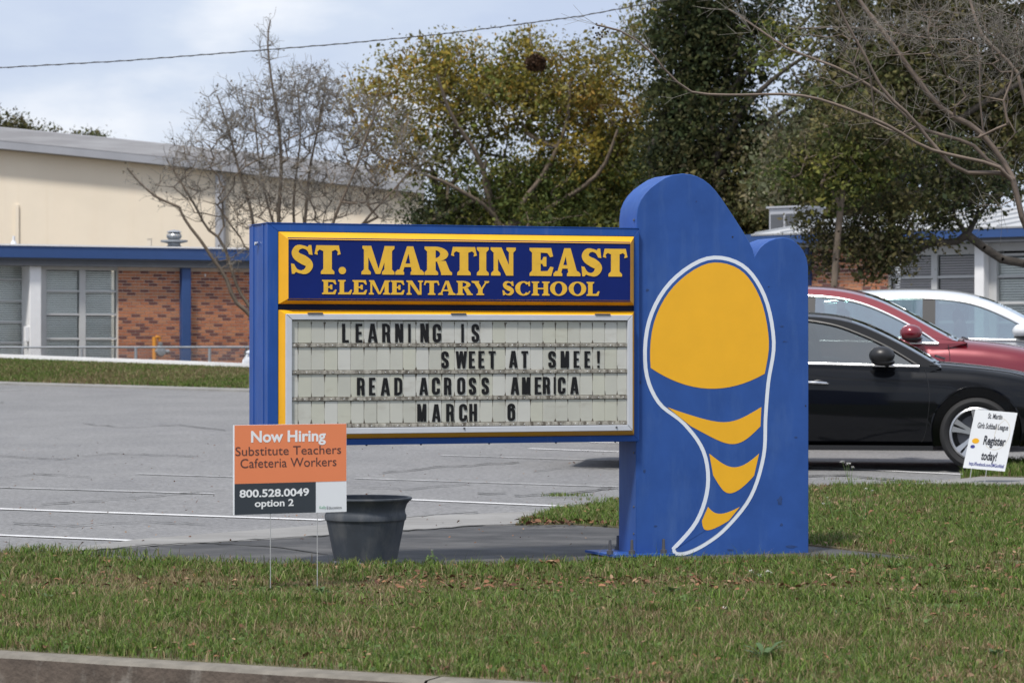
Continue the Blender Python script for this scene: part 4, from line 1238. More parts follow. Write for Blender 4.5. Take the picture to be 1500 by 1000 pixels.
MB().box(rf.u(1447)+.002, rf.u(1458), .04, .3, .2, ZRW).build('column_return_shade', M['grey_paint'], rw)  # grey colour carries the shade on the column's side
window_bay(rw, rf, 1457, 1600, 370, 500, [(1524, 1532)], [404, 443, 472], M['grey_paint'], off=.12)
MB().box(rf.u(1457), UE, .10, .2, .2, rf.z(1500, 500, .12)).build('window_apron', M['grey_paint'], rw)
# pale rooftop unit seen through the branches
p = on_face(rf, 1166, 4.6, ZR)
ru = empty('rooftop_unit', p, rf.ang, 'pale grey rooftop plant housing half hidden by the dark branches', 'roof unit')
MB().bbox(-.42, .42, -.4, .4, -.1, .75, .02).build('housing', M['gutter'], ru)
for k in range(2): MB().box(-.36+k*.38, -.04+k*.38, -.415, -.402, .3, .62).build('louvre_panel', M['soffit'], ru)
MB().box(-.46, .46, -.44, .44, .752, .79).build('housing_cap', M['gutter'], ru)

# gymnasium far left: its broad low gable end faces the street
GY = 90.0
g0, g1 = Vector(((-1500-750)/FPX*GY, GY-2.0, 0)), Vector(((621-750)/FPX*(GY+1.5), GY+1.5, 0))
gd = (g1-g0).normalized(); ga = atan2(gd.y, gd.x); GL = (g1-g0).length
gym = empty('gymnasium', g0, ga, 'tall tan metal sided gymnasium with a sloping grey roof band at far left', 'building')
gf = Face(g0, ga)
uR_, zR_ = gf.uz(600, 249.5); u0_, z0_ = gf.uz(0, 188.6)
sl = (zR_-z0_)/(uR_-u0_)
TH_ = gf.z(200, 242) ; th_ = gf.z(200, 209.5)-TH_           # thickness of the band
topz = lambda u: z0_+sl*(u-u0_) + .05*sin(u*.22)
umid = 6.0
def ridge(u): return topz(u) if u > umid else topz(2*umid-u)
U = [i*GL/48 for i in range(49)]
mb = MB()
poly = [(0, 0), (GL, 0)] + [(u, ridge(u)-th_) for u in reversed(U)]
mb.prism(poly, 0, 26)
mb.build('wall', M['siding'], gym)
rmh = {}
u = .3
while u < GL-.2:
    MB().box(u, u+.022, -.006, 0, 0, ridge(u)-th_).build('siding_rib', M['siding'], gym); u += .9
mb = MB()
for u0, u1 in zip(U[:-1], U[1:]):
    a0, a1 = ridge(u0), ridge(u1)
    mb.add([(u0, -.05, a0-th_), (u1, -.05, a1-th_), (u1, -.38, a1-th_), (u0, -.38, a0-th_), (u1, -.44, a1-th_*.62), (u0, -.44, a0-th_*.62), (u1, -.36, a1-.03), (u0, -.36, a0-.03), (u1, -.30, a1), (u0, -.30, a0), (u1, 27, a1), (u0, 27, a0)],
           [(0, 1, 2, 3), (3, 2, 4, 5), (5, 4, 6, 7), (7, 6, 8, 9), (9, 8, 10, 11)])
a1 = ridge(GL)
mb.add([(GL+.0, -.38, a1-th_), (GL, 27, a1-th_), (GL, 27, a1), (GL, -.30, a1), (GL, -.44, a1-th_*.62)], [(0, 1, 2, 3, 4)])
mb.build('roof', M['gym_roof'], gym, smooth=20)
mb = MB()
for u0, u1 in zip(U[:-1], U[1:]):
    mb.add([(u0, -.452, ridge(u0)-th_*.98), (u1, -.452, ridge(u1)-th_*.98), (u1, -.458, ridge(u1)-th_*.66), (u0, -.458, ridge(u0)-th_*.66)], [(0, 1, 2, 3)])
mb.build('gutter', M['gutter'], gym)
MB().tube([(gf.u(323), -.14, 0), (gf.u(323), -.14, gf.z(323, 256))], .17, 8).build('downpipe', M['gutter'], gym, smooth=40)
MB().box(gf.u(25)-.06, gf.u(25)+.06, -.07, -.008, 0, gf.z(25, 300)).build('drain_pipe', M['siding'], gym)

# power line across the sky
cab_pts = [(-420, 122), (0, 99.5), (180, 89.5), (330, 78), (500, 64.5), (640, 51), (730, 40), (850, 24), (1000, -4), (1300, -80)]
P = smooth_path([at(x, y, 42)[:] for x, y in cab_pts][:], 1) if False else [at(x, y, 42) for x, y in cab_pts]
pw = MB().tube(P, .008, 6)
tw = MB()
n_ = 260
def cpt(t):
    s_ = t*(len(P)-1); i = min(int(s_), len(P)-2); return P[i].lerp(P[i+1], s_-i)
w2 = [cpt(i/n_) + Vector((0, sin(i*1.1)*.009, cos(i*1.1)*.009)) for i in range(n_+1)]
pw.tube(w2, .005, 4)
o = pw.build('power_line', M['cable'])
tag(o, 'twisted black power line crossing the sky above the trees', 'cable')

# ------------------------------------------------------------------ vehicles
def interp(pts, x):
    xs = [p[0] for p in pts]; ys_ = [p[1] for p in pts]
    return float(np.interp(x, xs, ys_))
def sm(pts, n=6):
    return smooth_path(pts, n)

def make_car(name, label, cat, paint, P, loc, rz, glass, seat=True):
    """car along +x (front), wheels at y = +-; P holds the profile of the kind of car"""
    r = empty(name, loc, rz, label, cat)
    xf, xr = P['xf'], P['xr']               # bumpers, x from the front axle
    W = P['W']/2
    top = sm(P['top'], 5)                   # bonnet, belt level lid, boot line (x increasing)
    low = P['low']                          # sill line
    belt = P['belt']
    N = 72
    xs = [xr + (xf-xr)*(.5-.5*cos(pi*i/N))*.35 + (xf-xr)*(i/N)*.65 for i in range(N+1)]
    rings = []
    for x in xs:
        zt_ = interp(top, x); zl = interp(low, x); zb_ = min(interp(belt, x), zt_-.005)
        # plan taper to nose and tail
        tf = max(0, (x-(xf-.75))/.75); tr = max(0, ((xr+.65)-x)/.65)
        w = W*(1-.22*tf**2.2-.16*tr**2.2) 
        if x > xf-.06 or x < xr+.06: w *= .93
        h = zb_-zl
        pts = [(w*.0, zl), (w*.86, zl), (w*.955, zl+.05), (w*.975, zl+h*.22), (w*.985, zl+h*.40), (w*1.0, zl+h*.58), (w*.992, zl+h*.72), (w*.990, zl+h*.76), (w*.965, zl+h*.90), (w*.935, zb_), (w*.86, zb_+(zt_-zb_)*.55), (w*.62, zb_+(zt_-zb_)*.9), (w*.3, zt_), (0, zt_+.006)]
        ring = [(x, -y, z) for y, z in pts] + [(x, y, z) for y, z in pts[-2:0:-1]]
        rings.append(ring)
    k = len(rings[0]); mb = MB()
    vs = [v for ring in rings for v in ring]
    fs = [(i*k+j, i*k+(j+1) % k, (i+1)*k+(j+1) % k, (i+1)*k+j) for i in range(N) for j in range(k)]
    fs += [tuple(range(k-1, -1, -1)), tuple(range(N*k, N*k+k))]
    mb.add(vs, fs)
    me = mb.mesh('body', paint)
    body = link('body', me, None)
    # cut wheel arches
    cuts = []
    for wx in (0, -P['wb']):
        for sg in (-1, 1):
            c = MB().lathe([(0, 0), (P['arch'], 0), (P['arch'], .9), (0, .9)], 40, 'y', (wx, 0, P['rw']+.02))
            cm = c.mesh('cut', None); co = link('cut', cm, None)
            bm = bmesh.new(); bm.from_mesh(cm); bmesh.ops.remove_doubles(bm, verts=bm.verts, dist=1e-5); bmesh.ops.recalc_face_normals(bm, faces=bm.faces); bm.to_mesh(cm); bm.free()
            co.location = (0, -W-.1 if sg < 0 else W+.1-.9, 0)
            # keep the middle of the car: arches are only .30 deep
            co.location.y = -W-.62 if sg < 0 else W-.28
            cuts.append(co)
    bm = bmesh.new(); bm.from_mesh(me); bmesh.ops.remove_doubles(bm, verts=bm.verts, dist=1e-5); bmesh.ops.recalc_face_normals(bm, faces=bm.faces); bm.to_mesh(me); bm.free()
    for c in cuts:
        md = body.modifiers.new('arch', 'BOOLEAN'); md.object = c; md.operation = 'DIFFERENCE'; md.solver = 'EXACT'
    dg = bpy.context.evaluated_depsgraph_get()
    me2 = bpy.data.meshes.new_from_object(body.evaluated_get(dg))
    body.modifiers.clear(); body.data = me2; me2.name = 'body'
    for c in cuts: bpy.data.objects.remove(c)
    me2.polygons.foreach_set('use_smooth', [True]*len(me2.polygons)); me2.set_sharp_from_angle(angle=radians(38))
    body.parent = r
    # greenhouse
    gh = P['house']                          # outline of the side (x,z), rear base -> roof -> front base
    ghs = sm(gh, 5)
    zb0 = min(gh[0][1], gh[-1][1])
    tilt = P.get('tilt', .42)
    def half(z): return W*.935 - max(0, z-P['zbelt'])*tilt
    rows = []; ts = [-1, -.93, -.8, -.5, 0, .5, .8, .93, 1]
    zroof = max(z for x, z in ghs)
    for x, z in ghs:
        hw = half(z)
        row = []
        for t in ts:
            drop = .05*(abs(t)**3)*(1 if z > P['zbelt']+.05 else 0)
            row.append((x, t*hw, z-drop + .0))
        rows.append(row)
    mb = MB(); kk = len(ts)
    base = [v for row in rows for v in row]
    mb.add(base, [(i*kk+j, (i+1)*kk+j, (i+1)*kk+j+1, i*kk+j+1) for i in range(len(rows)-1) for j in range(kk-1)])
    # the screen glass areas are cut from this skin: keep only roof and pillars as paint
    def is_front(i): return ghs[i][0] > P['rooff'] and ghs[i+1][0] > P['rooff']-.001
    def is_rear(i): return ghs[i+1][0] < P['roofr'] and ghs[i][0] < P['roofr']+.001
    skin = MB(); fr = MB(); re_ = MB()
    for i in range(len(rows)-1):
        for j in range(kk-1):
            q = [rows[i][j], rows[i+1][j], rows[i+1][j+1], rows[i][j+1]]
            edge = j in (0, kk-2)
            if (is_front(i) and not edge): fr.add(q, [(0, 1, 2, 3)])
            elif (is_rear(i) and not edge): re_.add(q, [(0, 1, 2, 3)])
            else: skin.add(q, [(0, 1, 2, 3)])
    # side walls with window holes: band between outline and window line
    win = P['win']                            # side glass outline (x,z), same direction of travel
    def side_pts(poly, sg, out=0.0):
        return [(x, sg*(half(z)+out), z) for x, z in poly]
    outl = [(x, z-.05 if z > P['zbelt']+.05 else z) for x, z in ghs]
    for sg in (-1, 1):
        n = 60
        def resamp(poly):
            d = [0]
            for a, b in zip(poly[:-1], poly[1:]): d.append(d[-1]+math.hypot(b[0]-a[0], b[1]-a[1]))
            return [(np.interp(d[-1]*i/n, d, [p[0] for p in poly]), np.interp(d[-1]*i/n, d, [p[1] for p in poly])) for i in range(n+1)]
        a = resamp([tuple(p) for p in outl]); b = resamp(sm(win, 5))
        A = side_pts(a, sg); B = side_pts(b, sg)
        for i in range(n):
            skin.add([A[i], A[i+1], B[i+1], B[i]], [(0, 1, 2, 3)])
        # below the glass
        zl = P['zbelt']-.06
        bb = [b[0], b[-1]]
        lo = [(b[0][0], zl), (b[-1][0], zl)]
        skin.add(side_pts([b[0], b[-1], lo[1], lo[0]], sg), [(0, 1, 2, 3)])
        skin.add(side_pts([a[0], b[0], lo[0]], sg), [(0, 1, 2)]); skin.add(side_pts([a[-1], lo[1], b[-1]], sg), [(0, 1, 2)])
    roof_o = skin.build('roof', paint, r, smooth=40)
    fr.build('windscreen', glass, r, smooth=True); re_.build('rear_window', glass, r, smooth=True)
    # side glass split at the pillars, pillars dark
    wl_ = sm(win, 5)
    zmin = min(z for x, z in wl_)
    def top_of(x):
        best = None
        for a, b in zip(wl_[:-1], wl_[1:]):
            if (a[0]-x)*(b[0]-x) <= 0 and a[0] != b[0]:
                z = a[1]+(b[1]-a[1])*(x-a[0])/(b[0]-a[0]); best = z if best is None else max(best, z)
        return best if best is not None else zmin
    bz = lambda x: wl_[0][1]+(wl_[-1][1]-wl_[0][1])*(x-wl_[0][0])/(wl_[-1][0]-wl_[0][0])
    edges = [wl_[0][0]+.001] + [v for p in P['pillars'] for v in p] + [wl_[-1][0]-.001]
    for sg in (-1, 1):
        for k2 in range(0, len(edges), 2):
            x0, x1 = edges[k2], edges[k2+1]
            m_ = 14; poly = []
            xsx = [x0+(x1-x0)*i/m_ for i in range(m_+1)]
            mb = MB()
            for q0, q1 in zip(xsx[:-1], xsx[1:]):
                t0, t1 = max(top_of(q0), bz(q0)+.002), max(top_of(q1), bz(q1)+.002)
                mb.add(side_pts([(q0, bz(q0)), (q1, bz(q1)), (q1, t1), (q0, t0)], sg, -.006), [(0, 1, 2, 3)])
            mb.build('side_window', glass, r)
        for p in P['pillars']:
            mb = MB(); mb.add(side_pts([(p[0], bz(p[0])), (p[1], bz(p[1])), (p[1]-.0, top_of(p[1])), (p[0], top_of(p[0]))], sg, .002), [(0, 1, 2, 3)])
            mb.build('pillar', M['trim_black'], r)
            mb = MB(); mm_ = (p[0]+p[1])/2+.01
            mb.add(side_pts([(mm_-.005, bz(mm_)), (mm_+.005, bz(mm_)), (mm_+.005, top_of(mm_)), (mm_-.005, top_of(mm_))], sg, .004), [(0, 1, 2, 3)])
        # bright or dark trim round the glass
        upper = [(x, z) for x, z in wl_]
        trim = P.get('trim', 'all')
        tp = side_pts(upper, sg, .006)
        bp_ = side_pts([(wl_[0][0]+(wl_[-1][0]-wl_[0][0])*i/12, bz(wl_[0][0]+(wl_[-1][0]-wl_[0][0])*i/12)) for i in range(13)], sg, .008)
        if trim == 'all': MB().tube(tp, .013, 6).build('window_trim', M['chrome'], r, smooth=True)
        else: MB().tube(tp, .012, 6).build('window_trim', M['trim_black'], r, smooth=True)
        MB().tube(bp_, .013, 6).build('belt_trim', M['chrome'], r, smooth=True)
    # body surface point on the side
    def side_y(x, z, out=0.0):
        zt_ = interp(top, x); zl = interp(low, x); zb_ = min(interp(belt, x), zt_-.005); h = zb_-zl
        tf = max(0, (x-(xf-.75))/.75); tr = max(0, ((xr+.65)-x)/.65); w = W*(1-.22*tf**2.2-.16*tr**2.2)
        q = (z-zl)/h
        return w*float(np.interp(q, [0, .06, .22, .40, .58, .72, .76, .90, 1], [.86, .955, .975, .985, 1, .992, .99, .965, .935])) + out
    # door gaps
    for sg in (-1, 1):
        for line in P['gaps']:
            mb = MB(); pts = sm(line, 4)
            pp = [(x, sg*side_y(x, z, -.0005), z) for x, z in pts]
            mb.tube(pp, .0042, 4); mb.build('door_gap', M['trim_black'], r)
        for hx, hz_ in P['handles']:
            y = sg*side_y(hx, hz_, .022)
            h_ = empty('door_handle'); h_.parent = r
            MB().tube([(hx-.12, y-sg*.02, hz_+.004), (hx-.09, y, hz_+.008), (hx, y+sg*.005, hz_+.006), (hx+.09, y, hz_), (hx+.12, y-sg*.02, hz_-.003)], [.008, .014, .015, .014, .006], 8).build('grip', M['chrome'], h_, smooth=True)
            MB().sphere((hx+.02, y-sg*.022, hz_-.002), .06, 12, 8, (1.1, .12, .55)).build('recess', M['trim_black'], h_, smooth=True)
        # mirror
        mx_, mz = P['mirror']
        y0 = sg*(half(mz)+.0)
        mr_ = empty('wing_mirror'); mr_.parent = r
        mb = MB().sphere((mx_, y0+sg*.16, mz+.065), .125, 18, 12, (.95, .95, .70))
        ob = mb.build('mirror_shell', P.get('mirror_paint', paint), mr_, smooth=True)
        MB().sphere((mx_+.01, y0+sg*.15, mz+.005), .105, 14, 8, (1.05, 1.0, .34)).build('mirror_foot', M['trim_black'], mr_, smooth=True)
        MB().tube([(mx_+.05, y0, mz-.02), (mx_+.02, y0+sg*.10, mz+.01)], .03, 8).build('mirror_arm', M['trim_black'], mr_, smooth=True)
        # lamps
        lx = xf-.20
        MB().sphere((xf-.30, sg*side_y(xf-.30, P['zlamp'], -.045), P['zlamp']), .2, 16, 10, (1.1, .28, .34)).build('headlight', M['lamp_glass'], r, smooth=True)
        MB().sphere((xr+.16, sg*side_y(xr+.2, P['zlamp']+.12, -.06), P['zlamp']+.12), .18, 14, 8, (.8, .3, .4)).build('tail_light', M['red_car'], r, smooth=True)
        # black sill and arch lips
        MB().box(-P['wb']+P['arch']-.02, -P['arch']+.02, sg*W*.90-.03, sg*W*.90+.03, interp(low, -1.2)-.035, interp(low, -1.2)+.01).build('sill', M['trim_black'], r)
        for wx in (0, -P['wb']):
            wheel(r, wx, sg*(W-.115), P['rw'], sg, P['rim'])
            arcp = [(wx+(P['arch']+.0)*cos(t), sg*(side_y(wx+P['arch']*cos(t), max(P['rw']+.02+P['arch']*sin(t), interp(low, wx)+.02), .001)), P['rw']+.02+P['arch']*sin(t)) for t in [radians(-12+204*i/28) for i in range(29)]]
            MB().tube(arcp, .010, 5).build('arch_lip', P.get('lip', paint), r, smooth=True)
    # interior: floor, seats, dashboard, wheel wells, grille, wipers
    MB().box(xr+.7, xf-1.1, -W*.8, W*.8, P['zbelt']-.25, P['zbelt']-.2).build('cabin_floor', M['trim_black'], r)
    for sx in P['seats']:
        for sg in (-1, 1):
            s1 = MB().sphere((sx, sg*.36, P['zbelt']-.0), .30, 12, 8, (.28, .75, 1.15))
            s1.build('seat', M['seat'], r, smooth=True)
            MB().sphere((sx-.03, sg*.36, P['zbelt']+.30), .12, 10, 7, (.5, 1.0, .8)).build('headrest', M['seat'], r, smooth=True)
    MB().sphere((P['dash'], 0, P['zbelt']-.06), .25, 14, 8, (1.2, 2.9, .45)).build('dashboard', M['trim_black'], r, smooth=True)
    MB().sphere((xf-.03, 0, P['zlamp']-.05), .3, 14, 8, (.12, 1.6, .5)).build('grille', M['trim_black'], r, smooth=True)
    for sg in (-.35, .3):
        x0 = ghs[-1][0]
        MB().tube([(x0+.02, sg+.3, ghs[-1][1]+.03), (x0-.03, sg-.1, ghs[-1][1]+.05), (x0-.06, sg-.3, ghs[-1][1]+.06)], .009, 5).build('wiper', M['trim_black'], r)
    return r

_wheel = {}
def wheel(root, x, y, rw, sg, rimr):
    w = empty('wheel'); w.parent = root; w.location = (x, y, rw)
    if sg > 0: w.rotation_euler = (0, 0, pi)
    key = (rw, rimr)
    if key not in _wheel:
        t = MB().lathe([(rimr, .10), (rimr+.01, -.085), (rimr+.03, -.105), (rw-.035, -.112), (rw-.012, -.095), (rw, -.07), (rw, .07), (rw-.015, .10), (rimr, .10)], 56, 'y')
        tm = t.mesh('tyre', M['rubber'], 35)
        q = MB().lathe([(rimr+.004, -.088), (rimr-.012, -.098), (rimr-.022, -.088), (rimr-.028, .06)], 56, 'y')
        for s5 in range(5):
            a = 2*pi*s5/5 + .25
            for d in (-.17, .17):
                ca, sa = cos(a+d), sin(a+d)
                pts = []
                n1 = (-sa, ca)
                for rad, wd, yy in ((.045, .016, -.06), (rimr*.55, .017, -.075), (rimr-.016, .027, -.092)):
                    base = (ca*rad*(1), sa*rad*(1))
                    pts.append([(base[0]+n1[0]*wd, yy, base[1]+n1[1]*wd), (base[0]-n1[0]*wd, yy, base[1]-n1[1]*wd), (base[0]-n1[0]*wd*.7, yy+.03, base[1]-n1[1]*wd*.7), (base[0]+n1[0]*wd*.7, yy+.03, base[1]+n1[1]*wd*.7)])
                vs = [v for p in pts for v in p]
                q.add(vs, [(4*i+j, 4*i+(j+1) % 4, 4*(i+1)+(j+1) % 4, 4*(i+1)+j) for i in range(2) for j in range(4)])
        q.lathe([(0, -.072), (.035, -.07), (.055, -.055), (.055, -.02)], 20, 'y')
        rm_ = q.mesh('rim', M['rim'], 35)
        b = MB().lathe([(0, -.012), (rimr*.72, -.012), (rimr*.72, .01), (0, .01)], 32, 'y')
        bm_ = b.mesh('brake_disc', M['alu_dark'], 35)
        wl2 = MB().lathe([(0, .06), (rimr-.03, .06)], 32, 'y').mesh('wheel_well', M['trim_black'])
        _wheel[key] = (tm, rm_, bm_, wl2)
    for nm, me in zip(('tyre', 'rim', 'brake_disc', 'wheel_well'), _wheel[key]):
        link(nm, me, w)

SEDAN = dict(W=1.83, xf=.95, xr=-3.91, wb=2.776, rw=.335, rim=.245, arch=.415, zbelt=.93, zlamp=.70, tilt=.42,
    top=[(-3.91, .80), (-3.86, 1.0), (-3.6, 1.07), (-3.2, 1.05), (-2.4, .98), (-1.5, .96), (-.6, .97), (-.42, 1.00), (0, .965), (.35, .915), (.62, .85), (.82, .76), (.95, .58)],
    low=[(-3.91, .40), (-3.8, .30), (-3.3, .24), (-2.3, .215), (-.45, .215), (.4, .22), (.75, .24), (.95, .34)],
    belt=[(-3.91, .78), (-3.5, .95), (-2.5, .965), (-1.5, .935), (-.5, .90), (0, .88), (.5, .80), (.8, .68), (.95, .54)],
    house=[(-3.42, 1.04), (-3.1, 1.19), (-2.75, 1.34), (-2.4, 1.43), (-1.95, 1.468), (-1.5, 1.462), (-1.2, 1.42), (-.95, 1.33), (-.65, 1.18), (-.32, .99)],
    rooff=-1.18, roofr=-2.5,
    win=[(-3.05, 1.02), (-2.8, 1.19), (-2.5, 1.325), (-2.1, 1.392), (-1.7, 1.392), (-1.35, 1.345), (-1.08, 1.255), (-.80, 1.125), (-.52, .955)],
    pillars=[(-1.83, -1.73)], gaps=[[(-.47, .93), (-.44, .80), (-.43, .62), (-.46, .36), (-.5, .26)], [(-1.80, .94), (-1.80, .6), (-1.78, .27)], [(-2.62, .95), (-2.72, .8), (-2.5, .5), (-2.36, .3)], [(-.43, .97), (-.2, .955), (.3, .90), (.6, .80)]],
    handles=[(-1.47, .80), (-2.60, .82)], mirror=(-.86, .99), trim='belt', mirror_paint=M['trim_black'], seats=(-1.55, -2.4), dash=-.75)
SUV = dict(W=1.93, xf=.95, xr=-3.95, wb=2.9, rw=.365, rim=.25, arch=.44, zbelt=1.10, zlamp=.82, tilt=.38,
    top=[(-3.95, .9), (-3.9, 1.1), (-3.6, 1.12), (-2.4, 1.11), (-1.5, 1.11), (-.6, 1.13), (-.35, 1.17), (0, 1.14), (.35, 1.09), (.62, 1.02), (.82, .92), (.95, .70)],
    low=[(-3.95, .45), (-3.8, .36), (-3.3, .30), (-2.3, .27), (-.45, .27), (.4, .28), (.75, .30), (.95, .40)],
    belt=[(-3.95, .88), (-3.5, 1.05), (-2.5, 1.09), (-1.5, 1.07), (-.5, 1.05), (0, 1.03), (.5, .96), (.8, .84), (.95, .66)],
    house=[(-3.88, 1.10), (-3.8, 1.35), (-3.62, 1.58), (-3.3, 1.69), (-2.6, 1.735), (-2.0, 1.745), (-1.55, 1.72), (-1.2, 1.64), (-.9, 1.51), (-.5, 1.29), (-.18, 1.12)],
    rooff=-1.28, roofr=-3.35,
    win=[(-3.62, 1.18), (-3.5, 1.42), (-3.2, 1.56), (-2.6, 1.62), (-2.0, 1.625), (-1.6, 1.60), (-1.3, 1.54), (-1.0, 1.42), (-.7, 1.26), (-.48, 1.115)],
    pillars=[(-1.93, -1.78), (-2.95, -2.86)], gaps=[[(-.38, 1.1), (-.36, .95), (-.37, .7), (-.42, .42), (-.46, .32)], [(-1.84, 1.1), (-1.84, .7), (-1.82, .33)], [(-2.9, 1.1), (-2.95, .9), (-2.6, .6), (-2.5, .4)]],
    handles=[(-1.62, .96), (-2.7, .98)], mirror=(-.76, 1.16), trim='all', seats=(-1.5, -2.45), dash=-.7)

def place(px, Y, x_ahead=0.0):
    """ground point whose x is seen at px at depth Y"""
    return ((px-750)/FPX*Y, Y, lot_z(Y))
# black sedan: near front wheel seen at px 1430, y 638
CR = radians(-9)
Wn = SEDAN['W']/2-.115
nx, ny = sin(CR)*Wn, -cos(CR)*Wn
X0, Y0, Z0 = place(1430.5, 26.4)
make_car('parked_sedan', 'shiny black sedan, nearest of the parked cars, half hidden by the blue board', 'car', M['black_car'], SEDAN, (X0-nx, Y0-ny, lot_z(Y0-ny)-.0), CR, M['car_glass_dark'])
S2 = dict(SUV)
CR2 = radians(-10)
X0, Y0, Z0 = place(1467, 29.9)
make_car('parked_crossover', 'dark red crossover with bright window trim between the black sedan and the white car', 'car', M['red_car'], S2, (X0, Y0+1.0, lot_z(Y0+1)), CR2, M['car_glass'])
X0, Y0, Z0 = place(1616, 33.6)
S3 = dict(SUV)
make_car('parked_crossover', 'white crossover parked beyond the dark red one in front of the classroom windows', 'car', M['white_car'], S3, (X0, Y0+1.0, lot_z(Y0+1)-.02), CR2, M['car_glass'])
# pale car whose tail peeks out left of the blue cabinet
X0, Y0, Z0 = place(430, 56.5)
make_car('parked_sedan', 'white car mostly hidden behind the left edge of the blue sign cabinet', 'car', M['white_car'], SEDAN, (X0-.0, Y0, lot_z(Y0)-.12), radians(180), M['car_glass'])
# ------------------------------------------------------------------ fast meshes with a colour per point
def np_mesh(name, V, F3=None, F4=None, tone=None, m=None, smooth=False):
    me = bpy.data.meshes.new(name)
    n3 = 0 if F3 is None else len(F3); n4 = 0 if F4 is None else len(F4)
    me.vertices.add(len(V)); me.vertices.foreach_set('co', np.asarray(V, np.float32).ravel())
    loops = np.concatenate([a.ravel() for a in ([F4] if n4 else []) + ([F3] if n3 else [])]).astype(np.int32)
    tot = np.concatenate([np.full(n4, 4), np.full(n3, 3)]).astype(np.int32)
    me.loops.add(len(loops)); me.loops.foreach_set('vertex_index', loops)
    me.polygons.add(n3+n4)
    st = np.concatenate([[0], np.cumsum(tot)[:-1]]).astype(np.int32)
    me.polygons.foreach_set('loop_start', st); me.polygons.foreach_set('loop_total', tot)
    if smooth: me.polygons.foreach_set('use_smooth', np.ones(n3+n4, bool))
    me.update(calc_edges=True)
    if tone is not None:
        a = me.color_attributes.new('tone', 'FLOAT_COLOR', 'POINT')
        c = np.ones((len(V), 4), np.float32); c[:, :3] = tone
        a.data.foreach_set('color', c.ravel())
    if m: me.materials.append(m)
    return me

def unit(v): return v/np.maximum(np.linalg.norm(v, axis=-1, keepdims=True), 1e-9)

def leaf_cloud(name, C, size, tone, parent, m, up=.15, aspect=.5, kind='stuff', fold=.18):
    n = len(C)
    d = unit(rng.normal(size=(n, 3)) + np.array([0, 0, up-.35]))
    nn = unit(np.cross(d, rng.normal(size=(n, 3))))
    s = np.asarray(size).reshape(-1, 1)*rng.uniform(.6, 1.3, (n, 1))
    b = np.cross(d, nn)
    p0 = C - d*s*.5; p2 = C + d*s*.5
    p1 = C + nn*s*aspect*.5 + b*s*fold*.5 ; p3 = C - nn*s*aspect*.5 + b*s*fold*.5
    V = np.stack([p0, p1, p2, p3], 1).reshape(-1, 3)
    F4 = np.arange(4*n).reshape(n, 4)
    me = np_mesh(name, V, F4=F4, tone=np.repeat(tone, 4, 0), m=m)
    o = link(name, me, parent)
    if kind: o['kind'] = kind
    return o

class Skeleton:
    """grows limbs greedily towards points; radii by the pipe rule"""
    def __init__(s): s.p = []; s.par = []; s.fix = {}
    def add(s, p, par): s.p.append(np.array(p, float)); s.par.append(par); return len(s.p)-1
    def path(s, pts, par=-1, step=.25):
        last = par
        pts = [np.array(p, float) for p in pts]
        if par >= 0: pts = [s.p[par]] + pts
        else: last = s.add(pts[0], -1)
        sp = smooth_path3(pts)
        acc = 0; out = [last]
        for a, b in zip(sp[:-1], sp[1:]):
            acc += np.linalg.norm(b-a)
            if acc >= step: last = s.add(b, last); acc = 0; out.append(last)
        last = s.add(sp[-1], last); out.append(last)
        return out
    def grow(s, P, step=.3, wob=.04, up=0.0, kmax=6.0, sag=0.0):
        base = s.p[0]
        order = np.argsort(np.linalg.norm(P-base, axis=1))
        cap = len(P)*8+len(s.p)+100
        arr = np.zeros((cap, 3)); n = len(s.p); arr[:n] = np.array(s.p)
        for idx in order:
            p = P[idx]
            v = p - arr[:n]; d = np.linalg.norm(v, axis=1)+1e-6
            cost = d*(1 + up*np.maximum(0, .35 - v[:, 2]/d))
            j = int(np.argmin(cost)); L = d[j]
            k = max(1, min(7, int(L/step))); last = j
            a = arr[j].copy(); q = rng.normal(size=3)*wob*L
            q[2] += sag*L
            for i in range(1, k+1):
                t = i/k
                c = a+(p-a)*t + q*sin(pi*t)
                last = s.add(c, last); arr[n] = c; n += 1
                if n >= cap-8: return
    def radii(s, r0, power=.5):
        n = len(s.p); cnt = np.zeros(n); has = np.zeros(n, bool)
        for i in range(n-1, -1, -1):
            if not has[i]: cnt[i] += 1
            if s.par[i] >= 0: cnt[s.par[i]] += cnt[i]; has[s.par[i]] = True
        return r0*cnt**power, has
    def mesh(s, name, r0, m, parent, power=.5, sides=4, rmin=0.0, rmax=9.0, rfix=None, kind=None):
        R, has = s.radii(r0, power)
        R = np.clip(R, rmin, rmax)
        if rfix is not None:
            for i, r in rfix.items(): R[i] = max(R[i], r)
        A = np.array(s.p); par = np.array(s.par)
        idx = np.where(par >= 0)[0]
        a, b = A[par[idx]], A[idx]; ra, rb = np.minimum(R[par[idx]], R[idx]*1.8), R[idx]
        d = unit(b-a); h = np.where(np.abs(d[:, 2:3]) > .9, np.array([[1., 0, 0]]), np.array([[0., 0, 1]]))
        u = unit(np.cross(d, h)); w = np.cross(d, u)
        n = len(idx); V = np.zeros((n, 2*sides, 3))
        for k in range(sides):
            t = 2*pi*k/sides; o_ = u*cos(t)+w*sin(t)
            V[:, k] = a - d*ra[:, None]*.25 + o_*ra[:, None]; V[:, sides+k] = b + d*rb[:, None]*.25 + o_*rb[:, None]
        off = (np.arange(n)*2*sides)[:, None]
        F = np.concatenate([off + np.array([[k, (k+1) % sides, sides+(k+1) % sides, sides+k]]) for k in range(sides)])
        me = np_mesh(name, V.reshape(-1, 3), F4=F, m=m, smooth=True)
        o = link(name, me, parent)
        if kind: o['kind'] = kind
        return o, has

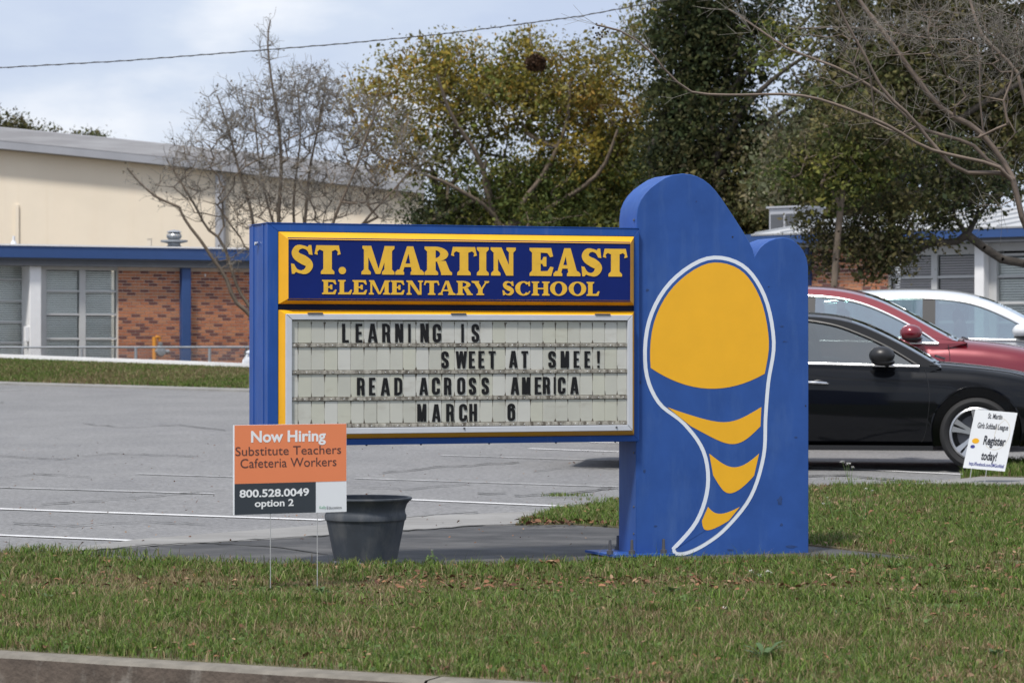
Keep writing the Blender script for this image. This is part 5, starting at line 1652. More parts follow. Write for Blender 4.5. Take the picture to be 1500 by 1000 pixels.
def smooth_path3(pts, m=6):
    out = []; n = len(pts)
    for i in range(n-1):
        p0, p1, p2, p3 = pts[max(i-1, 0)], pts[i], pts[i+1], pts[min(i+2, n-1)]
        for j in range(m):
            t = j/m
            out.append(.5*((2*p1)+(-p0+p2)*t+(2*p0-5*p1+4*p2-p3)*t*t+(-p0+3*p1-3*p2+p3)*t**3))
    out.append(pts[-1])
    return out

def blob_points(blobs, Y, n, depth=1.0, shell=.0):
    """random points in ellipsoids given in picture pixels at depth Y: (px, py, rx, ry[, weight])"""
    w = np.array([b[2]*b[3]*(b[4] if len(b) > 4 else 1) for b in blobs], float); w /= w.sum()
    k = rng.choice(len(blobs), n, p=w)
    d = unit(rng.normal(size=(n, 3))); r = rng.uniform(shell, 1, (n, 1))**(1/3)
    d = d*r
    out = np.zeros((n, 3))
    B = np.array([b[:4] for b in blobs], float)[k]
    s_ = Y/FPX
    out[:, 0] = (B[:, 0]-750)*s_ + d[:, 0]*B[:, 2]*s_
    out[:, 2] = EYE - (B[:, 1]-500)*s_ + d[:, 2]*B[:, 3]*s_
    out[:, 1] = Y + d[:, 1]*B[:, 2]*s_*depth
    return out, k

def leafy_tree(label, Y, trunk_px, blobs, ncl, per, leaf, palettes, m_bark, r0, group=None, cl_r=.42, name='tree', depth=1.0, gz=None, power=.5, tw=0, cat='tree', sides=5, aspect=.55, lname='leaf', gain=1.25, boughs=(), brad=(.08, .02)):
    base = at(trunk_px[0][0], trunk_px[0][1], Y)
    gz = lot_z(min(Y, 60))-.05 if gz is None else gz
    root = empty(name, (base.x, base.y, gz), 0, label, cat, group)
    org = np.array([base.x, base.y, gz])
    sk = Skeleton()
    pts = [np.array([base.x, base.y, gz])] + [np.array(at(*p[:2], Y+(p[2] if len(p) > 2 else 0))) for p in trunk_px]
    sk.path([p-org for p in pts], step=.35)
    rfx = {}
    for bo in boughs:
        dy = rng.uniform(-1.6, .4)
        bp_ = [np.array(at(q[0], q[1], Y-.6+dy*(i/len(bo))))-org for i, q in enumerate(bo)]
        j = int(np.argmin(np.linalg.norm(np.array(sk.p)-bp_[0], axis=1)))
        ids = sk.path(bp_, par=j, step=.35)
        for q, i in enumerate(ids[1:]): rfx[i] = brad[0]+(brad[1]-brad[0])*q/len(ids)
    C, k = blob_points(blobs, Y, ncl, depth)
    # keep clusters above the ground
    ok = C[:, 2] > gz+.6; C, k = C[ok], k[ok]
    sk.grow(C-org, step=.4, wob=.07, up=.25)
    sk.mesh('trunk', r0, m_bark, root, power=power, sides=sides, rmin=.006, rfix=rfx)
    # leaves strung along short drooping sprays that leave each cluster centre
    n = len(C)*per
    ci = np.repeat(np.arange(len(C)), per)
    rr = rng.uniform(.6, 1.45, len(C))[:, None]*cl_r
    NSP = 7
    sd = unit(rng.normal(size=(len(C), NSP, 3))*np.array([1, 1, .55]) + np.array([0, 0, -.12]))
    sp = rng.integers(0, NSP, n)
    tt = rng.uniform(.12, 1.25, (n, 1))**.85
    off = sd[ci, sp]*tt*rr[ci]*1.05 + rng.normal(size=(n, 3))*(.075+.05*tt)*cl_r*2.0
    off[:, 2] -= .22*(tt[:, 0]**2)*rr[ci][:, 0]
    L = C[ci]+off-org
    lsz = leaf*np.exp(rng.normal(size=n)*.32)
    pal = np.array([palettes[b % len(palettes)] for b in range(len(blobs))], dtype=object)
    tone = np.zeros((n, 3))
    cl_pick = rng.random(len(C))
    cl_mul = rng.uniform(.72, 1.3, len(C))
    for b in range(len(blobs)):
        P_ = np.array(palettes[blobs[b][5] if len(blobs[b]) > 5 else 0])
        for c in np.where(k == b)[0]:
            a = P_[int(cl_pick[c]*len(P_)) % len(P_)]
            sl = slice(c*per, (c+1)*per)
            mix = rng.random((per, 1))
            other = P_[rng.integers(0, len(P_), per)]
            tone[sl] = (a*(.35+.65*(mix > .35)) + other*.65*(mix <= .35))*cl_mul[c]
    tone *= rng.uniform(.75, 1.25, (n, 1))*gain
    leaf_cloud(lname+'_crown', L, lsz, tone, root, M['leaf'], aspect=aspect)
    return root

OLIVE = [(.155, .125, .022), (.10, .105, .022), (.20, .145, .022), (.075, .09, .02), (.13, .12, .045)]
GOLD = [(.20, .15, .025), (.155, .13, .025), (.22, .135, .03), (.13, .125, .035), (.18, .16, .055)]
GREEN = [(.055, .075, .018), (.085, .095, .022), (.04, .055, .015), (.12, .115, .025)]
DARK = [(.030, .042, .016), (.045, .052, .018), (.022, .032, .014), (.065, .062, .025)]
DUSKY = [(.060, .068, .024), (.085, .080, .030), (.04, .05, .018), (.11, .095, .035), (.10, .085, .05)]
GREYG = [(.12, .12, .075), (.09, .10, .055), (.15, .13, .085)]

# big olive and gold tree behind the sign
leafy_tree('broad olive and gold leaved oak rising behind the middle of the sign', 74,
    [(735, 345), (722, 300), (712, 265)],
    [(560, 165, 60, 45, .55, 1), (610, 120, 70, 50, .9, 1), (650, 80, 45, 35, .6, 0), (690, 110, 70, 55, 1, 1), (760, 85, 60, 45, .8, 0), (745, 150, 90, 60, 1, 0), (820, 120, 80, 60, 1, 1), (880, 90, 60, 50, .7, 0), (900, 160, 70, 60, .9, 1),
     (640, 190, 80, 50, .8, 0), (600, 225, 60, 40, .4, 1), (850, 210, 80, 60, 1, 0), (930, 240, 60, 60, 1, 2), (700, 260, 80, 40, .7, 2), (780, 280, 90, 50, 1.2, 2), (880, 300, 90, 45, 1.4, 2), (660, 320, 70, 35, 1.2, 3), (760, 325, 90, 30, 1.2, 2), (540, 120, 30, 25, .3, 1), (655, 45, 20, 18, .5, 0), (775, 40, 25, 15, .5, 0), (940, 40, 60, 40, .5, 0), (800, 335, 160, 30, 1.5, 2), (650, 300, 60, 30, .8, 3)],
    1150, 66, .095, [OLIVE, GOLD, GREEN, DARK], M['bark_pale'], .010, cl_r=.50, power=.46, gain=1.4,
    boughs=[[(735, 345), (722, 312), (690, 288), (650, 266), (622, 256)], [(730, 330), (716, 290), (708, 262), (712, 235)], [(745, 335), (770, 290), (800, 250), (830, 180), (835, 120)], [(722, 300), (700, 230), (662, 170), (640, 110)], [(760, 330), (830, 290), (880, 250), (905, 190)], [(700, 292), (640, 320), (612, 335)]])
leafy_tree('dense green understorey thicket showing between the sign top and the tall trees', 78, [(820, 420), (815, 350), (810, 310)],
    [(650, 300, 60, 40, 1, 1), (720, 310, 80, 45, 1.3, 0), (800, 300, 90, 50, 1.4, 0), (880, 300, 80, 60, 1.3, 0), (940, 290, 60, 60, 1, 0), (850, 250, 90, 50, 1, 2), (930, 220, 60, 50, .8, 2), (700, 350, 120, 30, 1.2, 1), (900, 345, 100, 30, 1.2, 1), (760, 250, 60, 40, .6, 2)],
    620, 66, .10, [GREEN, DARK, OLIVE], M['bark_dark'], .009, cl_r=.5, gain=1.6, cat='thicket')
# pale bare limbs showing inside it
def limbs(label, name, Y, paths, radii, m, twigs=0, spread=.5, r0=.004, cat='branch', gz=None):
    pass

# dark broadleaf tree behind the tall board
leafy_tree('dense dark evergreen tree behind the top of the blue board', 68,
    [(1060, 400), (1055, 320), (1050, 240), (1040, 150), (1035, 60), (1035, -40)],
    [(1000, 40, 55, 60, 1.2, 0), (1050, 70, 60, 70, 1.3, 0), (990, 130, 45, 60, 1.2, 0), (1040, 170, 70, 60, 1.3, 0), (1000, 230, 60, 60, 1.2, 0), (1070, 260, 70, 60, 1.2, 1), (1010, 300, 70, 45, 1.2, 0), (1110, 310, 70, 45, 1.2, 1), (1090, 20, 60, 40, .8, 0),
     (1030, -40, 90, 50, 1, 0), (1130, 250, 50, 50, .8, 1), (1085, 120, 30, 40, .6, 0), (1160, 10, 50, 30, .5, 0), (960, 330, 50, 30, 1, 1), (1150, 205, 55, 38, 1.0, 1), (1185, 262, 60, 38, 1.1, 1), (1140, 300, 90, 38, 1.4, 1), (1100, 200, 50, 40, .8, 0), (1140, 100, 55, 55, .30, 0), (1130, 45, 60, 25, .5, 0)],
    1150, 72, .10, [DARK, DUSKY], M['bark_dark'], .010, cl_r=.5, brad=(.09, .02),
    boughs=[[(1045, 240), (1090, 160), (1140, 110), (1200, 70)], [(1042, 180), (1090, 110), (1150, 60), (1190, 20)], [(1050, 260), (1110, 190), (1170, 150)]])
# large oak on the right
leafy_tree('wide spreading olive green oak filling the sky at upper right', 64,
    [(1330, 420), (1335, 330), (1340, 250), (1330, 160), (1325, 60), (1330, -60)],
    [(1230, 130, 60, 50, 1, 0), (1270, 70, 60, 50, 1, 0), (1300, 160, 80, 60, 1.2, 0), (1370, 110, 80, 60, 1, 0), (1440, 160, 80, 70, 1, 0), (1250, 215, 70, 50, 1, 0), (1330, 230, 80, 50, 1, 1), (1420, 240, 80, 45, .8, 0), (1190, 190, 50, 45, .8, 2), (1160, 240, 50, 45, 1, 2),
     (1230, 20, 60, 40, .8, 0), (1330, 20, 80, 50, .9, 0), (1430, 40, 90, 60, .9, 0), (1500, 120, 60, 80, 1, 0), (1150, 170, 30, 30, .3, 2), (1215, 290, 60, 35, .9, 1), (1290, 290, 70, 30, .7, 1), (1390, 290, 60, 25, .4, 1), (1350, -50, 200, 50, 1, 0), (1560, 60, 90, 120, 1, 0), (1140, 60, 40, 30, .25, 1), (1300, 110, 90, 60, 1, 0), (1220, 180, 60, 50, 1, 0), (1200, 240, 60, 40, 1, 1), (1480, 230, 70, 40, .8, 0), (1180, 280, 70, 35, 1.2, 0), (1260, 300, 60, 30, 1.2, 0)],
    1750, 66, .105, [DUSKY, GREEN, GREYG], M['bark_dark'], .008, cl_r=.5, gain=1.45, brad=(.10, .03),
    boughs=[[(1340, 300), (1290, 240), (1240, 200), (1190, 180)], [(1340, 250), (1400, 180), (1460, 140), (1520, 110)], [(1330, 180), (1270, 110), (1230, 60)], [(1335, 290), (1400, 250), (1450, 225)]])
# slim grey trunk in front of the right wing
leafy_tree('slim tree with a smooth pale grey trunk before the right hand brick wall', 47,
    [(1222, 480), (1222, 420), (1226, 360), (1232, 300), (1237, 262), (1250, 230), (1262, 190)],
    [(1240, 230, 60, 30, 1, 0), (1215, 265, 40, 22, .9, 0), (1290, 215, 50, 30, .7, 1), (1190, 215, 40, 28, .7, 1), (1250, 180, 60, 30, .7, 1), (1160, 250, 30, 20, .5, 0)],
    170, 46, .075, [GREEN, DUSKY], M['bark_pale'], .0078, cl_r=.30, sides=9)
# gnarled dark oak limb with hanging foliage at far right
leafy_tree('gnarled dark oak bough hanging over the blue roof edge at far right', 47.5,
    [(1650, 470), (1610, 420), (1545, 398), (1500, 386), (1462, 378), (1432, 355), (1410, 338), (1398, 318), (1394, 288), (1402, 255), (1392, 205)],
    [(1210, 340, 40, 18, .7, 0), (1262, 352, 45, 20, 1.1, 0), (1300, 372, 34, 22, .9, 0), (1262, 392, 22, 14, .35, 0), (1320, 350, 50, 16, .7, 0), (1205, 362, 20, 14, .4, 0), (1400, 352, 40, 10, .25, 0), (1330, 300, 60, 28, .7, 0), (1400, 290, 60, 40, .5, 1), (1450, 260, 50, 40, .4, 1), (1380, 230, 60, 40, .5, 1), (1280, 320, 50, 22, .7, 0), (1200, 380, 20, 18, .6, 0), (1180, 320, 26, 18, .5, 0)],
    470, 34, .066, [DUSKY, DARK], M['bark_dark'], .0062, cl_r=.27, sides=7, gain=1.1)
# far trees over the gym roof
leafy_tree('rounded olive tree top showing over the gym roof at far left', 135, [(15, 260), (15, 215)], [(10, 196, 40, 20, 1, 0), (-40, 190, 40, 25, 1, 0), (30, 185, 22, 12, .6, 0)], 90, 50, .17, [DUSKY], M['bark_dark'], .02, cl_r=.8, group=None)
leafy_tree('thin patchy tree top over the gym roof left of the bare tree', 135, [(120, 260), (120, 220)], [(70, 200, 30, 12, .9, 0), (130, 205, 30, 12, .7, 0), (100, 212, 60, 10, 1, 0), (155, 212, 20, 8, .5, 0)], 80, 44, .16, [DUSKY], M['bark_dark'], .015, cl_r=.7)

# ------------------------------------------------------------------ bare trees
def bare_tree(label, Y, base_px, stems, blobs, n, tw_n, tw_len, r0, m, name='bare_tree', depth=.9, ydep=None, rmin=.003, sides=4, step=.22, up=.9, gz=None, power=.5, twr=.0022, rmx=9.0):
    b = at(base_px[0], base_px[1], Y)
    gz = b.z if gz is None else gz
    root = empty(name, (b.x, b.y, gz), 0, label, 'tree')
    org = np.array([b.x, b.y, gz])
    sk = Skeleton(); rfix = {}
    root_i = sk.add((0, 0, 0), -1)
    for st in stems:
        dy0, dy1 = rng.uniform(-.5, .5), 0
        pts = []
        rad0, rad1 = st[0]
        m_ = len(st[1])
        dyn = st[2] if len(st) > 2 else rng.uniform(-1.0, 1.0)
        for i, p in enumerate(st[1]):
            pts.append(np.array(at(p[0], p[1], Y + dyn*((i+1)/m_)))-org)
        ids = sk.path(pts, par=root_i, step=step)
        for q, i in enumerate(ids[1:]): rfix[i] = rad0+(rad1-rad0)*q/len(ids)
    C, k = blob_points(blobs, Y, n, depth)
    ok = C[:, 2] > gz+.4; C = C[ok]-org
    sk.grow(C, step=step, wob=.06, up=up, sag=-.02)
    o, has = sk.mesh('trunk', r0, m, root, power=power, sides=sides, rmin=rmin, rfix=rfix, rmax=rmx)
    # fine twigs, some forked
    A = np.array(sk.p); par = np.array(sk.par)
    cand = np.where(par >= 0)[0]
    R, _ = sk.radii(r0, power)
    for i, r in rfix.items(): R[i] = max(R[i], r)
    cand = cand[R[cand] < max(rmin*3.5, .009)]
    pick = rng.choice(cand, tw_n)
    d = unit(A[pick]-A[par[pick]])
    t1 = unit(d + rng.normal(size=(tw_n, 3))*.65 + np.array([0, 0, .18]))
    L1 = rng.uniform(.35, 1.2, (tw_n, 1))*tw_len
    s0 = A[pick]; s1 = s0+t1*L1*.5; s2 = s1+unit(t1+rng.normal(size=(tw_n, 3))*.4)*L1*.5
    fk = unit(t1+rng.normal(size=(tw_n, 3))*.7); s3 = s1+fk*L1*.4
    segs = [(s0, s1, twr*1.0, twr*.85), (s1, s2, twr*.85, twr*.55), (s1, s3, twr*.7, twr*.5)]
    VV, FF = [], []; base_ = 0
    for a, b_, ra, rb in segs:
        dd = unit(b_-a); u = unit(np.cross(dd, rng.normal(size=dd.shape))); w = np.cross(dd, u)
        V = np.zeros((len(a), 6, 3))
        for q in range(3):
            t = 2*pi*q/3; o_ = u*cos(t)+w*sin(t)
            V[:, q] = a+o_*ra; V[:, 3+q] = b_+o_*rb
        off = (np.arange(len(a))*6)[:, None]+base_
        FF.append(np.concatenate([off+np.array([[q, (q+1) % 3, 3+(q+1) % 3, 3+q]]) for q in range(3)])); VV.append(V.reshape(-1, 3)); base_ += len(a)*6
    me = np_mesh('twigs', np.concatenate(VV), F4=np.concatenate(FF), m=M['twig'])
    o = link('twigs', me, root); o['kind'] = 'stuff'
    return root, np.concatenate([s2, s3]), org

root, tips, org = bare_tree('bare multi stemmed crape myrtle in front of the tan gym wall', 53.0, (425, 560),
    [((.05, .010), [(395, 500), (365, 460), (344, 440), (330, 405), (315, 384), (296, 355), (272, 324), (262, 303), (231, 290), (203, 266), (186, 246)]),
     ((.04, .010), [(385, 480), (350, 425), (335, 380), (322, 350), (303, 334), (285, 300), (262, 262), (245, 235)]),
     ((.055, .007), [(418, 480), (412, 400), (408, 320), (412, 250), (408, 180), (398, 120), (392, 60), (396, 30)]),
     ((.045, .008), [(405, 470), (380, 390), (368, 310), (350, 250), (335, 190), (318, 140)]),
     ((.05, .008), [(430, 470), (440, 390), (448, 310), (455, 240), (470, 170), (478, 110)]),
     ((.045, .008), [(440, 470), (470, 390), (490, 320), (520, 250), (540, 190), (560, 150)]),
     ((.04, .008), [(430, 480), (425, 400), (395, 310), (380, 240), (372, 160)]),
     ((.04, .008), [(445, 480), (490, 400), (530, 330), (575, 280), (610, 240)]),
     ((.04, .008), [(432, 480), (436, 400), (430, 300), (440, 200), (436, 130)])],
    [(250, 270, 50, 40, .6), (300, 235, 60, 50, 1), (330, 170, 45, 55, .9), (390, 180, 70, 70, 1.2), (440, 150, 70, 55, 1.2), (400, 80, 30, 40, .3), (490, 170, 60, 60, 1.1), (550, 200, 60, 60, 1), (590, 240, 45, 40, .7), (330, 300, 60, 40, .8), (450, 270, 120, 55, 1.6), (560, 290, 50, 35, .6), (340, 380, 45, 25, .5), (375, 345, 30, 30, .8), (480, 115, 40, 25, .4)],
    1300, 5200, .30, .0036, M['bark_pale'], name='crape_myrtle', gz=lot_z(50.5)+.0, rmin=.0062, twr=.0045, step=.2)
# tufts of seed heads left on the twigs
pk = rng.choice(len(tips), 4200); sz = rng.uniform(.025, .05, 4200)
leaf_cloud('seed_heads', tips[pk]+rng.normal(size=(4200, 3))*.015, sz, np.tile([[.17, .14, .10]], (4200, 1))*rng.uniform(.5, 1.3, (4200, 1)), root, M['leaf'], aspect=.8)

root, tips, org = bare_tree('bare brown limbed tree reaching in from the right edge above the cars', 22.0, (1535, 640),
    [((.027, .016), [(1530, 480), (1508, 350), (1497, 318), (1484, 262), (1479, 251), (1462, 226), (1442, 200), (1420, 182), (1401, 173), (1384, 162), (1367, 146), (1345, 118), (1326, 92), (1308, 66), (1289, 41), (1258, 0), (1235, -40)], .2),
     ((.026, .008), [(1530, 480), (1508, 350), (1497, 318), (1484, 263), (1470, 254), (1438, 253), (1408, 251), (1387, 234), (1357, 200), (1333, 170), (1299, 139), (1280, 108), (1265, 78), (1243, 40), (1224, 0)], -.5),
     ((.022, .006), [(1530, 480), (1508, 350), (1497, 318), (1483, 264), (1466, 246), (1452, 241), (1432, 217), (1400, 203), (1367, 195), (1340, 180), (1289, 136), (1238, 105), (1197, 88), (1153, 71), (1119, 48), (1068, 14)], .6),
     ((.018, .006), [(1530, 480), (1508, 350), (1497, 318), (1482, 264), (1459, 243), (1420, 233), (1381, 224), (1350, 214), (1320, 195), (1292, 180), (1238, 158), (1190, 143), (1146, 138), (1100, 139), (1051, 139), (1017, 136), (1000, 127), (976, 105), (952, 75), (915, 48), (874, 37)], -.9),
     ((.020, .012), [(1560, 480), (1540, 300), (1520, 190), (1500, 150), (1493, 112), (1472, 85), (1438, 51), (1421, 0)], .5),
     ((.012, .004), [(1530, 480), (1508, 350), (1497, 318), (1483, 260), (1440, 190), (1432, 66), (1400, 60), (1350, 55), (1290, 45), (1240, 40), (1170, 42)], 1.0)],
    [(1380, 40, 110, 40, 1.3), (1460, 70, 60, 60, 1), (1300, 60, 90, 30, .8), (1420, 120, 80, 50, .8), (1330, 170, 70, 40, .5), (1460, 200, 50, 40, .5), (1220, 50, 70, 25, .4), (1500, 60, 50, 60, 1), (1250, 110, 60, 30, .3), (1120, 50, 60, 30, .12), (1450, 300, 50, 30, .15)],
    260, 950, .32, .0021, M['bark_warm'], name='bare_tree', gz=0.0, rmin=.0024, twr=.0019, step=.12, up=.2, depth=.6, power=.45, rmx=.011)
# dark berries at the tip of the long arching branch
c0 = np.array(at(877, 47, 21.1))
mb = MB()
for i in range(17):
    q = c0 - org + rng.normal(size=3)*np.array([.035, .03, .035]); mb.sphere(q, .0085, 6, 5)
mb.build('seed_pods', M['bark_dark'], root, kind='stuff')
# ball of dead leaves in the big oak
nest = empty('squirrel_nest', at(785, 93, 70.2), 0, 'brown ball of dead leaves lodged high in the olive and gold oak', 'nest')
q = unit(rng.normal(size=(900, 3)))*rng.uniform(.05, 1.15, (900, 1))**.6*np.array([.26, .17, .20])
leaf_cloud('nest_leaves', q, .10, np.tile([[.06, .032, .018]], (900, 1))*rng.uniform(.5, 1.4, (900, 1)), nest, M['leaf'], aspect=.6)
MB().sphere((0, 0, 0), .09, 12, 8).build('nest_core', M['bark_dark'], nest, smooth=True)
# ------------------------------------------------------------------ grass, dead leaves, weeds
_wv = [(rng.normal(size=2)*f, rng.uniform(0, 6.28), a) for f, a in ((.7, 1), (.7, 1), (1.5, .8), (1.5, .8), (3.2, .6), (3.2, .6), (6.5, .45), (6.5, .45), (13, .3), (13, .3))]
def patch(x, y):
    v = np.zeros_like(x)
    for k, ph, a in _wv: v += a*np.sin(x*k[0]+y*k[1]+ph)
    return v/2.2
def inside(poly, x, y):
    r = np.zeros(len(x), bool); n = len(poly)
    for i in range(n):
        x0, y0 = poly[i]; x1, y1 = poly[(i+1) % n]
        if y0 == y1: continue
        c = ((y0 > y) != (y1 > y)) & (x < (x1-x0)*(y-y0)/(y1-y0)+x0)
        r ^= c
    return r
def scatter(poly, density, xlim=None, ylim=None):
    xs_ = [p[0] for p in poly]; ys_ = [p[1] for p in poly]
    x0, x1 = (min(xs_), max(xs_)) if xlim is None else xlim
    y0, y1 = (min(ys_), max(ys_)) if ylim is None else ylim
    n = int((x1-x0)*(y1-y0)*density)
    x = rng.uniform(x0, x1, n); y = rng.uniform(y0, y1, n)
    ok = inside(poly, x, y)
    return x[ok], y[ok]
GR = .74*np.array([(.125, .225, .028), (.17, .275, .045), (.085, .155, .028), (.21, .27, .065), (.14, .215, .05), (.22, .26, .09)])
BR = .8*np.array([(.34, .255, .14), (.26, .19, .10), (.42, .34, .20), (.20, .135, .07), (.33, .28, .15)])
def blades(name, x, y, z, h, w, brown, parent=None, lean=.55):
    n = len(x)
    a = rng.uniform(0, 2*pi, n); la = rng.uniform(0, 2*pi, n)
    hh = h*rng.uniform(.45, 1.25, n)
    ww = w*rng.uniform(.6, 1.3, n)
    ln = rng.uniform(.1, lean, n)*1.3
    dx, dy = np.cos(a)*ww/2, np.sin(a)*ww/2
    lx, ly = np.cos(la)*hh*ln, np.sin(la)*hh*ln
    b = np.stack([x, y, z], 1)
    V = np.stack([b+np.stack([-dx, -dy, 0*dx], 1), b+np.stack([dx, dy, 0*dx], 1),
                  b+np.stack([dx*.8+lx*.35, dy*.8+ly*.35, hh*.6], 1), b+np.stack([-dx*.8+lx*.35, -dy*.8+ly*.35, hh*.6], 1),
                  b+np.stack([lx, ly, hh*(1-.25*ln)], 1)], 1).reshape(-1, 3)
    o = (np.arange(n)*5)[:, None]
    F4 = o+np.array([[0, 1, 2, 3]]); F3 = o+np.array([[3, 2, 4]])
    isb = rng.random(n) < brown
    c = np.where(isb[:, None], BR[rng.integers(0, len(BR), n)], GR[rng.integers(0, len(GR), n)])
    c = c*rng.uniform(.75, 1.25, (n, 1))
    me = np_mesh(name, V, F3=F3, F4=F4, tone=np.repeat(c, 5, 0), m=M['grass'])
    ob = link(name, me, parent); ob['kind'] = 'stuff'
    return ob

def browning(x, y, k=1.0, lo=.10, hi=.85):
    p = .6*patch(x*1.7, y*.8)+.75*patch(x*4.1+9, y*2.2+4)
    return np.clip(.25 + .42*p*k, lo, hi)

# verge between kerb and concrete
x, y = scatter(verge, 7600, (-3.6, 3.9), (10.2, 17.2))
den = 1/(1+np.exp(-(-patch(x*1.1+7, y*1.7+3)+1.1)*3)); ok = rng.random(len(x)) < .35+.65*den
x, y = x[ok], y[ok]
br = browning(x, y)
hgt = .034 + .020*np.clip(patch(x*.9+30, y*.9), -1, 1)*.6
blades('verge_grass', x, y, np.full(len(x), .004), np.clip(hgt, .016, .06), .0042, br)
# coarse greener tufts
x, y = scatter(verge, 95, (-3.6, 3.9), (10.2, 17.2))
ok = patch(x*2+11, y*2) > .0; x, y = x[ok], y[ok]
r_ = rng.normal(size=(len(x), 26, 2))*.022
X_, Y_ = (x[:, None]+r_[..., 0]).ravel(), (y[:, None]+r_[..., 1]).ravel()
ok = inside(verge, X_, Y_); X_, Y_ = X_[ok], Y_[ok]
blades('verge_tufts', X_, Y_, np.full(len(X_), .004), .062, .0058, .06, lean=.8)
x, y = scatter(verge, 260, (-3.6, 3.9), (10.2, 17.2))
ok = patch(x*1.9+31, y*2.3+5) > -.1; x, y = x[ok], y[ok]
blades('straw', x, y, np.full(len(x), .012), .085, .0032, 1.0, lean=1.1)
x, y = scatter(verge, 45, (-3.6, 3.9), (10.2, 17.2))
blades('seed_stalks', x, y, np.full(len(x), .004), .12, .0026, .35, lean=.4)
# lawn beyond the concrete
x, y = scatter(lawn, 4200, (-.2, 6.2), (16.6, 26))
blades('lawn_grass', x, y, np.vectorize(lot_z)(y)+.008, .048, .006, browning(x, y, lo=.12))
x, y = scatter(lawn, 30, (-.2, 6.2), (16.6, 26))
r_ = rng.normal(size=(len(x), 24, 2))*.03
X_, Y_ = (x[:, None]+r_[..., 0]).ravel(), (y[:, None]+r_[..., 1]).ravel()
ok = inside(lawn, X_, Y_); X_, Y_ = X_[ok], Y_[ok]
blades('lawn_tufts', X_, Y_, np.vectorize(lot_z)(Y_)+.008, .075, .007, .08, lean=.8)
# island behind the softball sign
island = [G(1406, 703), G(1420, 694), G(1445, 686), G(1480, 681), G(1560, 678), G(1680, 680), G(1680, 703), G(1500, 700), G(1440, 699)]
sheet('grass_island', island, M['lawn_ground'], .014)
x, y = scatter(island, 2600)
blades('island_grass', x, y, np.vectorize(lot_z)(y)+.012, .09, .008, .12)
# bank in front of the left wing
n = 90000
t = rng.uniform(-.35, 1.0, n); s_ = rng.uniform(0, .97, n)
low0, low1 = np.array([-9.82, 55.0, lot_z(55.0)]), np.array([-4.66, 50.5, lot_z(50.5)])
top0, top1 = np.array([-10.36, 58.0, .905]), np.array([-4.95, 54.0, .75])
lo_ = low0+(low1-low0)*t[:, None]; hi_ = top0+(top1-top0)*t[:, None]
P_ = lo_+(hi_-lo_)*s_[:, None]; P_[:, 2] += .06*np.sin(pi*s_)
# ragged lower margin creeping over the asphalt edge
blades('bank_grass', P_[:, 0], P_[:, 1], P_[:, 2], np.where(s_ < .12, .10, .075), .014, np.clip(.30+.22*patch(P_[:, 0], P_[:, 1]), .1, .7))
# hand-placed tufts at pavement joints (px, py, spread m, number)
for px, py, sx, sy, k, hh, nm in ((66, 806, .10, .03, 90, .05, 'joint'), (163, 815, .14, .05, 200, .06, 'joint'), (830, 727, .11, .04, 200, .035, 'joint'), (882, 733, .13, .03, 120, .035, 'joint'), (1330, 707, .16, .05, 260, .03, 'joint'), (1270, 703, .2, .03, 80, .03, 'joint'), (1300, 831, .5, .03, 500, .06, 'joint'), (1125, 826, .3, .04, 420, .07, 'joint'), (1240, 826, .3, .03, 420, .075, 'joint'), (160, 824, .5, .05, 700, .05, 'joint'), (700, 832, .6, .03, 500, .05, 'joint'), (940, 824, .25, .03, 380, .05, 'joint'), (45, 812, .2, .04, 400, .06, 'joint')):
    g = ground_at(px, py)
    X_ = g.x+rng.normal(size=k)*sx; Y_ = g.y+rng.normal(size=k)*sy
    blades('joint_grass', X_, Y_, np.vectorize(lot_z)(Y_)+.004, hh, .0055, .15, lean=.9)

# ground cover of low broad leaves among the grass
x, y = scatter(verge, 330, (-3.6, 3.9), (10.2, 17.0))
ok = patch(x*1.7+5, y*1.9+2) > .1; x, y = x[ok], y[ok]
n = len(x)
C = np.stack([x, y, rng.uniform(.014, .032, n)], 1)
leaf_cloud('clover', C, .024, np.array([.10, .16, .045])*rng.uniform(.7, 1.3, (n, 1)), None, M['grass'], aspect=.8, up=.4)

# fallen oak leaves
def fallen(name, x, y, size, z=.02):
    n = len(x)
    a = rng.uniform(0, 2*pi, n); s = size*rng.uniform(.5, 1.3, n)
    d = np.stack([np.cos(a), np.sin(a), rng.normal(size=n)*.35], 1); w = np.stack([-np.sin(a), np.cos(a), rng.normal(size=n)*.35], 1)
    C = np.stack([x, y, np.vectorize(lot_z)(y)+z+rng.uniform(0, .014, n)], 1)
    up = np.array([0, 0, 1.0])
    prof = [(-.5, 0, 0), (-.25, .20, .10), (.0, .26, .13), (.25, .20, .12), (.5, 0, .03), (.25, -.20, .12), (0, -.26, .14), (-.25, -.20, .10)]
    V = np.stack([C+d*(s*u)[:, None]+w*(s*v)[:, None]+up*(s*h*rng.uniform(.3, 1.6, n))[:, None] for u, v, h in prof], 1)
    mid = np.stack([C+d*(s*.25)[:, None], C-d*(s*.25)[:, None]], 1)
    V = np.concatenate([V, mid], 1).reshape(-1, 3)
    o = (np.arange(n)*10)[:, None]
    F4 = np.concatenate([o+np.array([q]) for q in ([0, 1, 2, 9], [9, 2, 3, 8], [0, 9, 6, 7], [9, 8, 5, 6])])
    F3 = np.concatenate([o+np.array([q]) for q in ([8, 3, 4], [8, 4, 5])])
    pal = np.array([(.20, .095, .045), (.24, .115, .055), (.30, .19, .11), (.15, .06, .03), (.22, .10, .05)])
    c = pal[rng.integers(0, len(pal), n)]*rng.uniform(.45, 1.1, (n, 1))
    me = np_mesh(name, V, F3=F3, F4=F4, tone=np.repeat(c, 10, 0), m=M['dead_leaf'], smooth=True)
    ob = link(name, me); ob['kind'] = 'stuff'
